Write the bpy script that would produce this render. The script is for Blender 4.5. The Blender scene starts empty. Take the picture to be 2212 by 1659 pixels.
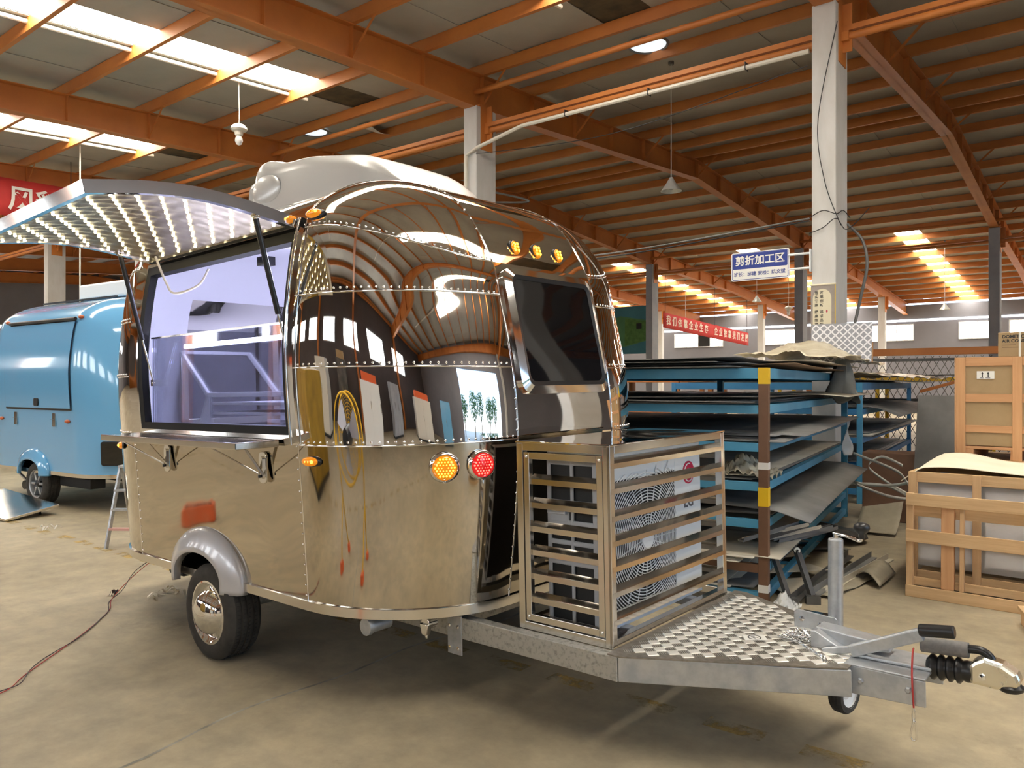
import bpy, bmesh, math, random
import numpy as np
from mathutils import Vector, Matrix, Euler
random.seed(7)
PI = math.pi
SC = bpy.context.scene
COL = SC.collection
def R(d): return math.radians(d)

# ------------------------------------------------------------------ camera, world, exposure
cd = bpy.data.cameras.new('camera'); cam = bpy.data.objects.new('camera', cd); COL.objects.link(cam)
cam.location = (0, 0, 1.6); cam.rotation_euler = (R(90), 0, R(37.99))
cd.sensor_width = 36; cd.lens = 1661*36/2212; cd.clip_end = 300; cd.clip_start = .05
SC.camera = cam
SC.view_settings.view_transform = 'Standard'; SC.view_settings.look = 'None'
SC.view_settings.gamma = 1; SC.view_settings.use_curve_mapping = False
SC.view_settings.exposure = 0.18
SKYLIGHT = 17.0      # radiance of the translucent roof sheets
WINDOW = 9.0         # radiance of the daylit windows
world = bpy.data.worlds.new('sky'); SC.world = world; world.use_nodes = True
wn = world.node_tree.nodes; wl = world.node_tree.links
sky = wn.new('ShaderNodeTexSky'); sky.sky_type = 'HOSEK_WILKIE'; sky.turbidity = 5; sky.sun_direction = Vector((.3, .2, .93)).normalized()
wn['Background'].inputs['Strength'].default_value = 16.0
wl.new(sky.outputs[0], wn['Background'].inputs['Color'])

# ------------------------------------------------------------------ materials
def _new(name):
    m = bpy.data.materials.new(name); m.use_nodes = True
    return m, m.node_tree.nodes, m.node_tree.links, m.node_tree.nodes['Principled BSDF']
def pm(name, c, c2=None, scale=4., rough=.5, rough2=None, metal=0., bump=0., bscale=None, coat=0., spec=None, stretch=(1,1,1), detail=6., lo=.35, hi=.65, trans=0., ior=None, alpha=None, emis=None, estr=0.):
    m, n, l, b = _new(name)
    b.inputs['Base Color'].default_value = (*c, 1); b.inputs['Roughness'].default_value = rough; b.inputs['Metallic'].default_value = metal
    if coat: b.inputs['Coat Weight'].default_value = coat; b.inputs['Coat Roughness'].default_value = .05
    if spec is not None: b.inputs['Specular IOR Level'].default_value = spec
    if trans: b.inputs['Transmission Weight'].default_value = trans
    if ior: b.inputs['IOR'].default_value = ior
    if alpha is not None: b.inputs['Alpha'].default_value = alpha
    if emis: b.inputs['Emission Color'].default_value = (*emis, 1); b.inputs['Emission Strength'].default_value = estr
    if c2 or bump or rough2 is not None:
        tc = n.new('ShaderNodeTexCoord'); mp = n.new('ShaderNodeMapping'); mp.inputs['Scale'].default_value = stretch
        l.new(tc.outputs['Object'], mp.inputs['Vector'])
        nz = n.new('ShaderNodeTexNoise'); nz.inputs['Scale'].default_value = scale; nz.inputs['Detail'].default_value = detail; nz.inputs['Roughness'].default_value = .6
        l.new(mp.outputs[0], nz.inputs['Vector'])
        rp = n.new('ShaderNodeValToRGB'); rp.color_ramp.elements[0].position = lo; rp.color_ramp.elements[1].position = hi
        l.new(nz.outputs['Fac'], rp.inputs['Fac'])
        if c2:
            mx = n.new('ShaderNodeMix'); mx.data_type = 'RGBA'; mx.inputs['A'].default_value = (*c, 1); mx.inputs['B'].default_value = (*c2, 1)
            l.new(rp.outputs['Color'], mx.inputs['Factor']); l.new(mx.outputs['Result'], b.inputs['Base Color'])
        if rough2 is not None:
            mr = n.new('ShaderNodeMapRange'); mr.inputs['To Min'].default_value = rough; mr.inputs['To Max'].default_value = rough2
            l.new(rp.outputs['Color'], mr.inputs['Value']); l.new(mr.outputs[0], b.inputs['Roughness'])
        if bump:
            n2 = n.new('ShaderNodeTexNoise'); n2.inputs['Scale'].default_value = bscale or scale*3; n2.inputs['Detail'].default_value = 3
            l.new(mp.outputs[0], n2.inputs['Vector'])
            bp = n.new('ShaderNodeBump'); bp.inputs['Strength'].default_value = 1; bp.inputs['Distance'].default_value = bump
            l.new(n2.outputs['Fac'], bp.inputs['Height']); l.new(bp.outputs[0], b.inputs['Normal'])
    return m
def em(name, c, s):
    m, n, l, b = _new(name); b.inputs['Base Color'].default_value = (*c, 1); b.inputs['Roughness'].default_value = .4
    b.inputs['Emission Color'].default_value = (*c, 1); b.inputs['Emission Strength'].default_value = s
    return m
def wood(name, c, c2, axis=0):
    st = [14, 14, 14]; st[axis] = .9
    return pm(name, c, c2, scale=2.2, rough=.75, bump=.0015, bscale=5, stretch=st, lo=.3, hi=.7)
M = {}
M['concrete'] = None
def floor_mat():
    m, n, l, b = _new('floor_concrete')
    tc = n.new('ShaderNodeTexCoord')
    a = n.new('ShaderNodeTexNoise'); a.inputs['Scale'].default_value = .55; a.inputs['Detail'].default_value = 8; a.inputs['Roughness'].default_value = .62
    c = n.new('ShaderNodeTexNoise'); c.inputs['Scale'].default_value = 5; c.inputs['Detail'].default_value = 10; c.inputs['Roughness'].default_value = .7
    s = n.new('ShaderNodeTexNoise'); s.inputs['Scale'].default_value = 1.7; s.inputs['Detail'].default_value = 9; s.inputs['Roughness'].default_value = .75
    for q in (a, c, s): l.new(tc.outputs['Object'], q.inputs['Vector'])
    r1 = n.new('ShaderNodeValToRGB'); r1.color_ramp.elements[0].position = .3; r1.color_ramp.elements[1].position = .72
    r1.color_ramp.elements[0].color = (.33, .275, .185, 1); r1.color_ramp.elements[1].color = (.50, .43, .31, 1)
    l.new(a.outputs['Fac'], r1.inputs['Fac'])
    r2 = n.new('ShaderNodeValToRGB'); r2.color_ramp.elements[0].position = .3; r2.color_ramp.elements[1].position = .7
    r2.color_ramp.elements[0].color = (.72, .72, .73, 1); r2.color_ramp.elements[1].color = (1.08, 1.06, 1.0, 1)
    l.new(c.outputs['Fac'], r2.inputs['Fac'])
    mu = n.new('ShaderNodeMix'); mu.data_type = 'RGBA'; mu.blend_type = 'MULTIPLY'; mu.inputs['Factor'].default_value = 1
    l.new(r1.outputs[0], mu.inputs['A']); l.new(r2.outputs[0], mu.inputs['B'])
    r3 = n.new('ShaderNodeValToRGB'); r3.color_ramp.elements[0].position = .60; r3.color_ramp.elements[1].position = .74
    r3.color_ramp.elements[0].color = (1, 1, 1, 1); r3.color_ramp.elements[1].color = (.66, .65, .64, 1)
    l.new(s.outputs['Fac'], r3.inputs['Fac'])
    m2 = n.new('ShaderNodeMix'); m2.data_type = 'RGBA'; m2.blend_type = 'MULTIPLY'; m2.inputs['Factor'].default_value = 1
    l.new(mu.outputs['Result'], m2.inputs['A']); l.new(r3.outputs[0], m2.inputs['B'])
    l.new(m2.outputs['Result'], b.inputs['Base Color']); b.inputs['Roughness'].default_value = .62
    bp = n.new('ShaderNodeBump'); bp.inputs['Distance'].default_value = .0015; l.new(c.outputs['Fac'], bp.inputs['Height']); l.new(bp.outputs[0], b.inputs['Normal'])
    return m
M['floor'] = floor_mat()
M['orange'] = pm('orange_primer', (.56, .195, .038), (.46, .15, .032), scale=1.3, rough=.55, bump=.001, bscale=30)
M['sheet'] = pm('roof_underside', (.44, .415, .36), (.36, .34, .295), scale=.7, rough=.7, bump=.006, bscale=1.2)
M['rust'] = pm('bare_roof_patch', (.055, .045, .03), (.12, .09, .05), scale=3, rough=.9)
M['white_conc'] = pm('painted_concrete', (.66, .655, .64), (.52, .50, .46), scale=1.6, rough=.75, bump=.003, bscale=9, stretch=(1,1,.35))
M['grey_and_shade'] = pm('grey_and_shaded_white', (.30, .32, .36), (.38, .40, .43), scale=1.3, rough=.8)  # far columns are white, their shade painted in; plain grey on other things
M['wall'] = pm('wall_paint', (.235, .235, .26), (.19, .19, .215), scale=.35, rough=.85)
M['skyl'] = em('translucent_roof_sheet', (1., .95, .83), SKYLIGHT)
M['win'] = em('daylit_window', (.93, .97, 1.), WINDOW)
M['pvc'] = pm('pvc_pipe', (.74, .70, .60), rough=.4)
M['cable'] = pm('black_cable', (.018, .018, .02), rough=.5)
def worn_paint():
    m, n, l, b = _new('worn_yellow_paint'); b.inputs['Base Color'].default_value = (.50, .34, .10, 1); b.inputs['Roughness'].default_value = .6
    tc = n.new('ShaderNodeTexCoord'); g = n.new('ShaderNodeNewGeometry'); nz = n.new('ShaderNodeTexNoise'); nz.inputs['Scale'].default_value = 5.5; nz.inputs['Detail'].default_value = 9; nz.inputs['Roughness'].default_value = .7
    l.new(g.outputs['Position'], nz.inputs['Vector']); mr = n.new('ShaderNodeMapRange'); mr.inputs['From Min'].default_value = .44; mr.inputs['From Max'].default_value = .60; mr.inputs['To Max'].default_value = .85
    l.new(nz.outputs['Fac'], mr.inputs['Value']); l.new(mr.outputs[0], b.inputs['Alpha']); return m
M['yellow'] = worn_paint()
def chrome_mat(name, col, rough, wav, wsc, film=0.):
    m, n, l, b = _new(name)
    b.inputs['Base Color'].default_value = (*col, 1); b.inputs['Metallic'].default_value = 1; b.inputs['Roughness'].default_value = rough
    tc = n.new('ShaderNodeTexCoord')
    nz = n.new('ShaderNodeTexNoise'); nz.inputs['Scale'].default_value = wsc; nz.inputs['Detail'].default_value = 1.2; nz.inputs['Roughness'].default_value = .35
    l.new(tc.outputs['Object'], nz.inputs['Vector'])
    bp = n.new('ShaderNodeBump'); bp.inputs['Distance'].default_value = wav; l.new(nz.outputs['Fac'], bp.inputs['Height']); l.new(bp.outputs[0], b.inputs['Normal'])
    if film:
        n2 = n.new('ShaderNodeTexNoise'); n2.inputs['Scale'].default_value = 4; n2.inputs['Detail'].default_value = 8; l.new(tc.outputs['Object'], n2.inputs['Vector'])
        mr = n.new('ShaderNodeMapRange'); mr.inputs['From Min'].default_value = .35; mr.inputs['From Max'].default_value = .75
        mr.inputs['To Min'].default_value = rough; mr.inputs['To Max'].default_value = rough+film
        l.new(n2.outputs['Fac'], mr.inputs['Value']); l.new(mr.outputs[0], b.inputs['Roughness'])
    return m
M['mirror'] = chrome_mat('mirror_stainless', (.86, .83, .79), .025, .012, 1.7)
M['mirror_low'] = chrome_mat('mirror_filmed_floor_tint', (.57, .52, .44), .035, .020, 1.6, film=.05)  # brown tint paints in the shaded floor it mirrors; film only blurs
M['chrome'] = pm('chrome', (.88, .88, .87), rough=.07, metal=1)
M['stain'] = pm('brushed_stainless', (.74, .71, .66), (.68, .65, .60), scale=2, rough=.13, rough2=.2, metal=1)
M['galv'] = pm('galvanised_steel', (.55, .57, .59), (.42, .44, .46), scale=12, rough=.38, rough2=.55, metal=.85)
M['galv_dirty'] = pm('weathered_galvanised', (.46, .45, .41), (.24, .24, .21), scale=45, rough=.5, rough2=.7, metal=.6, lo=.5, hi=.72)
M['alu_plate'] = pm('checker_plate_aluminium', (.34, .31, .27), (.24, .22, .19), scale=30, rough=.4, rough2=.55, metal=.85)
M['alu_bar'] = pm('checker_plate_bar', (.62, .59, .54), rough=.36, metal=.85)
M['alu_lug'] = pm('checker_plate_lug', (.95, .92, .85), rough=.42, metal=.6)
M['rubber'] = pm('rubber', (.032, .030, .027), (.055, .051, .045), scale=18, rough=.8)
M['black'] = pm('black_plastic', (.012, .012, .013), rough=.35)
M['blackmatte'] = pm('black_matte', (.02, .02, .02), rough=.8)
M['foam'] = pm('grey_foam', (.22, .21, .20), (.17, .16, .155), scale=60, rough=.95)
M['silver'] = pm('silver_paint', (.47, .46, .44), rough=.34, metal=.35, coat=.35)
M['fender'] = pm('fender_paint', (.60, .60, .63), rough=.32, metal=.25, coat=.5)
M['darkglass'] = pm('tinted_glass', (.004, .004, .005), rough=.03, spec=.7)
M['amber'] = pm('amber_lens', (.75, .22, .005), rough=.12, coat=.5, emis=(1, .35, .01), estr=.35)
M['amberglow'] = em('amber_led', (1, .62, .05), 3.2)
M['red'] = pm('red_lens', (.55, .01, .012), rough=.12, coat=.5, emis=(1, .02, .02), estr=.35)
M['redglow'] = em('red_led', (1, .13, .09), 3.0)
M['led'] = em('warm_led', (1., .86, .5), 14.)
M['ledglow'] = em('cool_led_tube', (.74, .75, 1.), 55.)
M['inner'] = pm('interior_white', (.74, .74, .80), rough=.42)
M['white'] = pm('white_plastic', (.80, .82, .83), rough=.35)
M['white_steel'] = pm('white_steel', (.80, .84, .86), rough=.35, coat=.2)
M['acgrey'] = pm('ac_grey', (.42, .43, .45), rough=.45)
M['finblack'] = pm('condenser_fins', (.012, .012, .012), rough=.6)
M['lgred'] = pm('logo_red', (.52, .012, .07), rough=.4)
M['lgtext'] = pm('logo_grey', (.10, .11, .13), rough=.4)
M['bluepaint'] = pm('sky_blue_gloss', (.15, .42, .72), rough=.16, coat=.8)
M['tealpaint'] = pm('teal_gloss', (.17, .55, .64), rough=.16, coat=.8)
M['rackblue'] = pm('rack_blue', (.05, .25, .42), (.085, .30, .46), scale=2.5, rough=.5, bump=.001)
M['rackdeep'] = pm('rack_deep_blue', (.03, .17, .37), (.05, .22, .43), scale=2.5, rough=.5)
M['brown'] = pm('brown_primer', (.17, .085, .045), (.13, .065, .035), scale=4, rough=.6)
M['postyellow'] = pm('post_yellow', (.75, .47, .01), rough=.5)
M['whitetape'] = pm('white_paint', (.68, .66, .62), rough=.6)
M['sheetdark'] = pm('dark_steel_sheet', (.06, .06, .058), (.13, .125, .115), scale=2, rough=.45, metal=.5)
M['sheetgrey'] = pm('dusty_grey_sheet', (.21, .205, .195), (.15, .147, .138), scale=2.5, rough=.6, metal=.25)
M['sheetlight'] = pm('pale_sheet', (.55, .50, .39), (.44, .39, .30), scale=3, rough=.6)
M['sheetbrown'] = pm('brown_board', (.24, .15, .085), (.18, .11, .06), scale=3, rough=.7)
M['film'] = pm('plastic_film', (.80, .72, .54), (.66, .58, .42), scale=6, rough=.25, alpha=.86, bump=.004, bscale=14)
M['filmclear'] = pm('clear_film', (.85, .85, .83), rough=.12, alpha=.38, bump=.004, bscale=20)
M['greyfilm'] = pm('grey_film_bag', (.30, .33, .33), (.22, .24, .24), scale=4, rough=.45, alpha=.95)
M['foamsheet'] = pm('cream_foam_sheet', (.86, .79, .62), (.80, .72, .55), scale=3, rough=.8)
M['strap'] = pm('white_strap', (.80, .78, .70), rough=.4)
M['cardboard'] = pm('cardboard', (.40, .28, .15), (.36, .25, .13), scale=6, rough=.85)
M['woodx'] = wood('pine_x', (.66, .45, .24), (.52, .33, .16), 0)
M['woodz'] = wood('pine_z', (.66, .44, .235), (.52, .32, .155), 2)
M['plyx'] = wood('ply_x', (.60, .33, .16), (.50, .26, .12), 0)
M['plyz'] = wood('ply_z', (.62, .35, .17), (.52, .27, .12), 2)
M['polystyrene'] = pm('polystyrene', (.80, .79, .80), rough=.8)
M['red_banner'] = pm('red_banner', (.58, .035, .03), (.50, .03, .028), scale=2, rough=.7)
M['banner_text'] = pm('banner_text', (.82, .66, .55), rough=.7)
M['banner_text2'] = pm('banner_text_pale', (.85, .80, .74), rough=.7)
M['signblue'] = pm('sign_blue', (.012, .035, .25), rough=.4)
M['signwhite'] = pm('sign_white', (.80, .79, .74), rough=.4)
M['poster'] = pm('poster_paper', (.72, .66, .48), (.66, .60, .43), scale=2, rough=.6)
M['postergrey'] = pm('poster_grey', (.36, .31, .28), (.28, .24, .21), scale=5, rough=.6)
M['ink'] = pm('ink', (.03, .03, .03), rough=.7)
M['teal_board'] = pm('teal_board', (.04, .20, .25), (.03, .15, .19), scale=1, rough=.6)
M['green_pr'] = pm('green_print', (.07, .23, .09), (.055, .18, .07), scale=2, rough=.6)
M['pink'] = pm('pink_paint', (.72, .42, .38), rough=.5)
M['enamel'] = pm('lamp_enamel', (.72, .74, .70), rough=.3, metal=.3)
M['bulb'] = pm('bulb_glass', (.85, .86, .85), rough=.05, alpha=.55)
M['red_wire'] = pm('red_wire', (.42, .035, .03), rough=.5)
M['darkwire'] = pm('dark_wire', (.06, .04, .05), rough=.5)
M['fanyellow'] = pm('fan_yellow', (.68, .40, .01), rough=.4)
M['safety_orange'] = pm('safety_orange', (.78, .13, .03), rough=.5)
M['leaf'] = pm('leaf', (.05, .14, .03), (.09, .22, .05), scale=5, rough=.7)
M['asphalt'] = pm('yard_concrete', (.42, .41, .38), (.36, .35, .32), scale=2, rough=.9)
M['machine'] = pm('machine_white', (.68, .67, .62), rough=.4)
M['denim'] = pm('dark_cloth', (.03, .03, .04), rough=.9)
M['skin'] = pm('skin', (.50, .30, .21), rough=.55)
def glass_mat(name, tint, mixf):
    m, n, l, b = _new(name)
    n.remove(b); o = n['Material Output']
    t = n.new('ShaderNodeBsdfTransparent'); t.inputs[0].default_value = (*tint, 1)
    g = n.new('ShaderNodeBsdfGlossy'); g.inputs['Roughness'].default_value = .02; g.inputs['Color'].default_value = (1, 1, 1, 1)
    f = n.new('ShaderNodeLayerWeight'); f.inputs[0].default_value = .35
    mr = n.new('ShaderNodeMapRange'); mr.inputs['To Min'].default_value = mixf; mr.inputs['To Max'].default_value = .7
    mx = n.new('ShaderNodeMixShader'); l.new(f.outputs['Fresnel'], mr.inputs['Value']); l.new(mr.outputs[0], mx.inputs[0]); l.new(t.outputs[0], mx.inputs[1]); l.new(g.outputs[0], mx.inputs[2]); l.new(mx.outputs[0], o.inputs[0])
    return m
M['glass'] = glass_mat('clear_glass', (.88, .90, .98), .07)

# ------------------------------------------------------------------ mesh builder
class MB:
    def __init__(s): s.v = []; s.f = []
    def _a(s, vs, fs):
        o = len(s.v); s.v += [tuple(p) for p in vs]; s.f += [tuple(i+o for i in q) for q in fs]; return s
    def box(s, x0, x1, y0, y1, z0, z1):
        return s._a([(x0,y0,z0),(x1,y0,z0),(x1,y1,z0),(x0,y1,z0),(x0,y0,z1),(x1,y0,z1),(x1,y1,z1),(x0,y1,z1)],
                    [(0,3,2,1),(4,5,6,7),(0,1,5,4),(1,2,6,5),(2,3,7,6),(3,0,4,7)])
    def obox(s, c, size, rot=(0,0,0)):
        m = Euler(rot).to_matrix(); c = Vector(c); hx, hy, hz = [q/2 for q in size]
        vs = [c + m @ Vector((x,y,z)) for z in (-hz,hz) for x,y in ((-hx,-hy),(hx,-hy),(hx,hy),(-hx,hy))]
        return s._a(vs, [(0,3,2,1),(4,5,6,7),(0,1,5,4),(1,2,6,5),(2,3,7,6),(3,0,4,7)])
    def bar(s, p, q, w, h, up=(0,0,1)):
        p, q = Vector(p), Vector(q); d = (q-p).normalized(); up = Vector(up)
        a = d.cross(up)
        if a.length < 1e-4: a = d.cross(Vector((1,0,0)))
        a.normalize(); b = a.cross(d).normalized()
        vs = [e + a*sx*w/2 + b*sy*h/2 for e in (p, q) for sx, sy in ((-1,-1),(1,-1),(1,1),(-1,1))]
        return s._a(vs, [(0,1,2,3),(7,6,5,4),(0,4,5,1),(1,5,6,2),(2,6,7,3),(3,7,4,0)])
    def tube(s, pts, r, n=8, closed=False, caps=True):
        pts = [Vector(p) for p in pts]; N = len(pts); rs = r if isinstance(r, (list, tuple)) else [r]*N
        ring0 = len(s.v); prev = None
        for i, p in enumerate(pts):
            if closed: d = pts[(i+1) % N] - pts[i-1]
            else: d = pts[min(i+1, N-1)] - pts[max(i-1, 0)]
            d.normalize()
            if prev is None:
                a = d.cross(Vector((0,0,1)))
                if a.length < 1e-3: a = d.cross(Vector((0,1,0)))
            else: a = prev - d*prev.dot(d)
            a.normalize(); prev = a; b = d.cross(a)
            for k in range(n):
                t = 2*PI*k/n; s.v.append(tuple(p + (a*math.cos(t) + b*math.sin(t))*rs[i]))
        for i in range(N if closed else N-1):
            o = ring0+i*n; o2 = ring0+((i+1) % N)*n
            for k in range(n): s.f.append((o+k, o+(k+1) % n, o2+(k+1) % n, o2+k))
        if caps and not closed:
            s.f.append(tuple(ring0+k for k in reversed(range(n)))); s.f.append(tuple(ring0+(N-1)*n+k for k in range(n)))
        return s
    def cyl(s, p, q, r, n=16, r2=None): return s.tube([p, q], [r, r if r2 is None else r2], n)
    def lathe(s, prof, o=(0,0,0), axis=(0,0,1), n=24, a0=0., a1=2*PI, flip=False):
        o = Vector(o); ax = Vector(axis).normalized(); a = ax.cross(Vector((0,0,1)))
        if a.length < 1e-3: a = Vector((1,0,0))
        a.normalize(); b = ax.cross(a); full = abs(a1-a0-2*PI) < 1e-6; nn = n if full else n+1
        st = len(s.v)
        for r, z in prof:
            for k in range(nn):
                t = a0+(a1-a0)*k/n; s.v.append(tuple(o + ax*z + (a*math.cos(t)+b*math.sin(t))*r))
        for i in range(len(prof)-1):
            for k in range(n):
                q = (st+i*nn+k, st+i*nn+(k+1) % nn, st+(i+1)*nn+(k+1) % nn, st+(i+1)*nn+k)
                s.f.append(q[::-1] if flip else q)
        return s
    def prism(s, poly, o, ex, ey, ez, d):
        o, ex, ey, ez = Vector(o), Vector(ex), Vector(ey), Vector(ez); n = len(poly)
        vs = [o+ex*x+ey*y for x, y in poly] + [o+ex*x+ey*y+ez*d for x, y in poly]
        fs = [tuple(reversed(range(n))), tuple(range(n, 2*n))] + [(i, (i+1) % n, n+(i+1) % n, n+i) for i in range(n)]
        return s._a(vs, fs)
    def grid(s, fn, us, vs, flip=False):
        o = len(s.v); nv = len(vs)
        for u in us:
            for v in vs: s.v.append(tuple(fn(u, v)))
        for i in range(len(us)-1):
            for j in range(nv-1):
                q = (o+i*nv+j, o+(i+1)*nv+j, o+(i+1)*nv+j+1, o+i*nv+j+1)
                s.f.append(q[::-1] if flip else q)
        return s
    def sphere(s, c, r, n=10, m=6, sc=(1,1,1)):
        c = Vector(c)
        return s.grid(lambda u, v: c+Vector((r*sc[0]*math.sin(v)*math.cos(u), r*sc[1]*math.sin(v)*math.sin(u), r*sc[2]*math.cos(v))),
                      [2*PI*i/n for i in range(n+1)], [PI*(.002+.996*j/m) for j in range(m+1)])
    def build(s, name, mat, parent=None, smooth=None, bev=0., loc=None, rot=None, solid=0., label=None):
        me = bpy.data.meshes.new(name); me.from_pydata(s.v, [], s.f); me.update()
        bm = bmesh.new(); bm.from_mesh(me)
        if smooth is not None or solid: bmesh.ops.remove_doubles(bm, verts=bm.verts, dist=1e-5)
        if smooth is not True: bmesh.ops.recalc_face_normals(bm, faces=bm.faces)
        bm.to_mesh(me); bm.free()
        if smooth is not None:
            me.polygons.foreach_set('use_smooth', [True]*len(me.polygons))
            if smooth is not True: me.set_sharp_from_angle(angle=R(smooth))
        return obj(name, me, mat, parent, bev, loc, rot, solid, label)
def obj(name, me, mat, parent=None, bev=0., loc=None, rot=None, solid=0., label=None):
    o = bpy.data.objects.new(name, me); COL.objects.link(o)
    if mat is not None and not me.materials: me.materials.append(M[mat] if isinstance(mat, str) else mat)
    if parent: o.parent = parent
    if loc: o.location = loc
    if rot: o.rotation_euler = rot
    if solid:
        d = o.modifiers.new('solid', 'SOLIDIFY'); d.thickness = solid; d.offset = -1
    if bev:
        d = o.modifiers.new('bevel', 'BEVEL'); d.width = bev; d.segments = 2; d.limit_method = 'ANGLE'; d.angle_limit = R(40)
    if label: o['label'] = label
    return o
def empty(name, loc=(0,0,0), rot=(0,0,0), parent=None):
    o = bpy.data.objects.new(name, None); COL.objects.link(o); o.location = loc; o.rotation_euler = rot; o.empty_display_size = .1
    if parent: o.parent = parent
    return o
def tag(o, label, cat, group=None, kind=None):
    o['label'] = label; o['category'] = cat
    if group: o['group'] = group
    if kind: o['kind'] = kind
    return o
def struct(o, label=None):
    o['kind'] = 'structure'
    if label: o['label'] = label
    return o
def stuff(o): o['kind'] = 'stuff'; return o
def copy_obj(o, parent=None, loc=None, rot=None):
    c = o.copy(); COL.objects.link(c); c.parent = parent
    if loc is not None: c.location = loc
    if rot is not None: c.rotation_euler = rot
    return c
def copy_tree(o, parent=None, loc=None, rot=None):
    c = copy_obj(o, parent, loc, rot)
    for ch in list(o.children): copy_tree(ch, c)
    return c
def text_mesh(txt, size, depth=.002, bold=0., align='CENTER'):
    cu = bpy.data.curves.new('t', 'FONT'); cu.body = txt; cu.size = size; cu.extrude = depth; cu.offset = bold; cu.align_x = align; cu.align_y = 'CENTER'; cu.resolution_u = 3
    o = bpy.data.objects.new('t', cu); COL.objects.link(o); bpy.context.view_layer.update()
    dg = bpy.context.evaluated_depsgraph_get(); me = bpy.data.meshes.new_from_object(o.evaluated_get(dg))
    bpy.data.objects.remove(o); return me
def lin(a, b, n): return [a+(b-a)*i/(n-1) for i in range(n)]
def spline(ts, vs):
    ts = np.array(ts, float); vs = np.array(vs, float); n = len(ts); h = np.diff(ts); A = np.zeros((n, n)); b = np.zeros(n); A[0,0] = A[-1,-1] = 1
    for i in range(1, n-1):
        A[i,i-1] = h[i-1]; A[i,i] = 2*(h[i-1]+h[i]); A[i,i+1] = h[i]; b[i] = 6*((vs[i+1]-vs[i])/h[i]-(vs[i]-vs[i-1])/h[i-1])
    m = np.linalg.solve(A, b)
    def f(t):
        i = int(min(max(np.searchsorted(ts, t)-1, 0), n-2)); d = ts[i+1]-ts[i]; a = (ts[i+1]-t)/d; c = (t-ts[i])/d
        return float(a*vs[i]+c*vs[i+1]+((a**3-a)*m[i]+(c**3-c)*m[i+1])*d*d/6)
    return f
def catmull(pts, n=8, closed=False):
    P = [Vector(p) for p in pts]; out = []; N = len(P)
    rng = range(N if closed else N-1)
    for i in rng:
        if closed: a, b, c, d = P[i-1], P[i], P[(i+1) % N], P[(i+2) % N]
        else: a, b, c, d = P[max(i-1,0)], P[i], P[i+1], P[min(i+2,N-1)]
        for k in range(n):
            t = k/n; out.append(.5*((2*b)+(-a+c)*t+(2*a-5*b+4*c-d)*t*t+(-a+3*b-3*c+d)*t**3))
    if not closed: out.append(P[-1])
    return out
def rrect(w, h, r, n=5):
    out = []
    for cx, cy, a in ((w/2-r, h/2-r, 0), (-w/2+r, h/2-r, 90), (-w/2+r, -h/2+r, 180), (w/2-r, -h/2+r, 270)):
        for k in range(n+1):
            t = R(a+90*k/n); out.append((cx+r*math.cos(t), cy+r*math.sin(t)))
    return out
# ================================================================== building shell
BAY = 6.01
UK = [-8.93+BAY*k for k in range(-6, 4)]          # rafter lines
U0, U1, V0, V1, VR = UK[0], UK[-1], -7.5, 46.5, 19.5
def zr(V): return 7.3+.061*(V-10.5) if V <= VR else 7.3+.061*9-.061*(V-VR)
fl = MB().grid(lambda u, v: (u, v, 0), lin(U0-.2, U1+.2, 9), lin(V0-.2, V1+.2, 9)).build('floor', 'floor'); struct(fl, 'dusty concrete workshop floor')
# floor joint running across the hall, and the worn yellow dashes of the aisle line
j = MB(); pts = [(-3.31+.05*math.sin(v*1.7)+.03*math.sin(v*5.1), v) for v in lin(-2, 14, 120)]
for (a, b), (c, d) in zip(pts, pts[1:]): j._a([(a-.009,b,.0012),(a+.009,b,.0012),(c+.009,d,.0012),(c-.009,d,.0012)], [(0,1,2,3)])
M['joint'] = pm('joint_filler', (.42, .40, .35), (.2, .19, .16), scale=6, rough=.8)
j.build('floor_joint', 'joint', fl)
for v in (-3., 9.4):
    j = MB(); pts = [(u, v+.03*math.sin(u*1.3)) for u in lin(-30, 12, 100)]
    for (a, b), (c, d) in zip(pts, pts[1:]): j._a([(a,b-.007,.0012),(c,d-.007,.0012),(c,d+.007,.0012),(a,b+.007,.0012)], [(0,1,2,3)])
    j.build('floor_joint', 'joint', fl)
dm = None
for i in range(48):
    u = -16.3+.452*i
    if dm is None:
        dm = MB(); dm.grid(lambda a, b: (a, b, .0006), [-.14, -.05, .05, .14], [-.055, .055]); first = dm.build('lane_dash', 'yellow', fl, loc=(u, 3.45, 0)); dm = first.data
    else: obj('lane_dash', dm, None, fl, loc=(u, 3.45+random.uniform(-.012, .012), 0))
for i in range(40): obj('lane_dash', dm, None, fl, loc=(-14.3+.452*i, -.9, 0))

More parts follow.
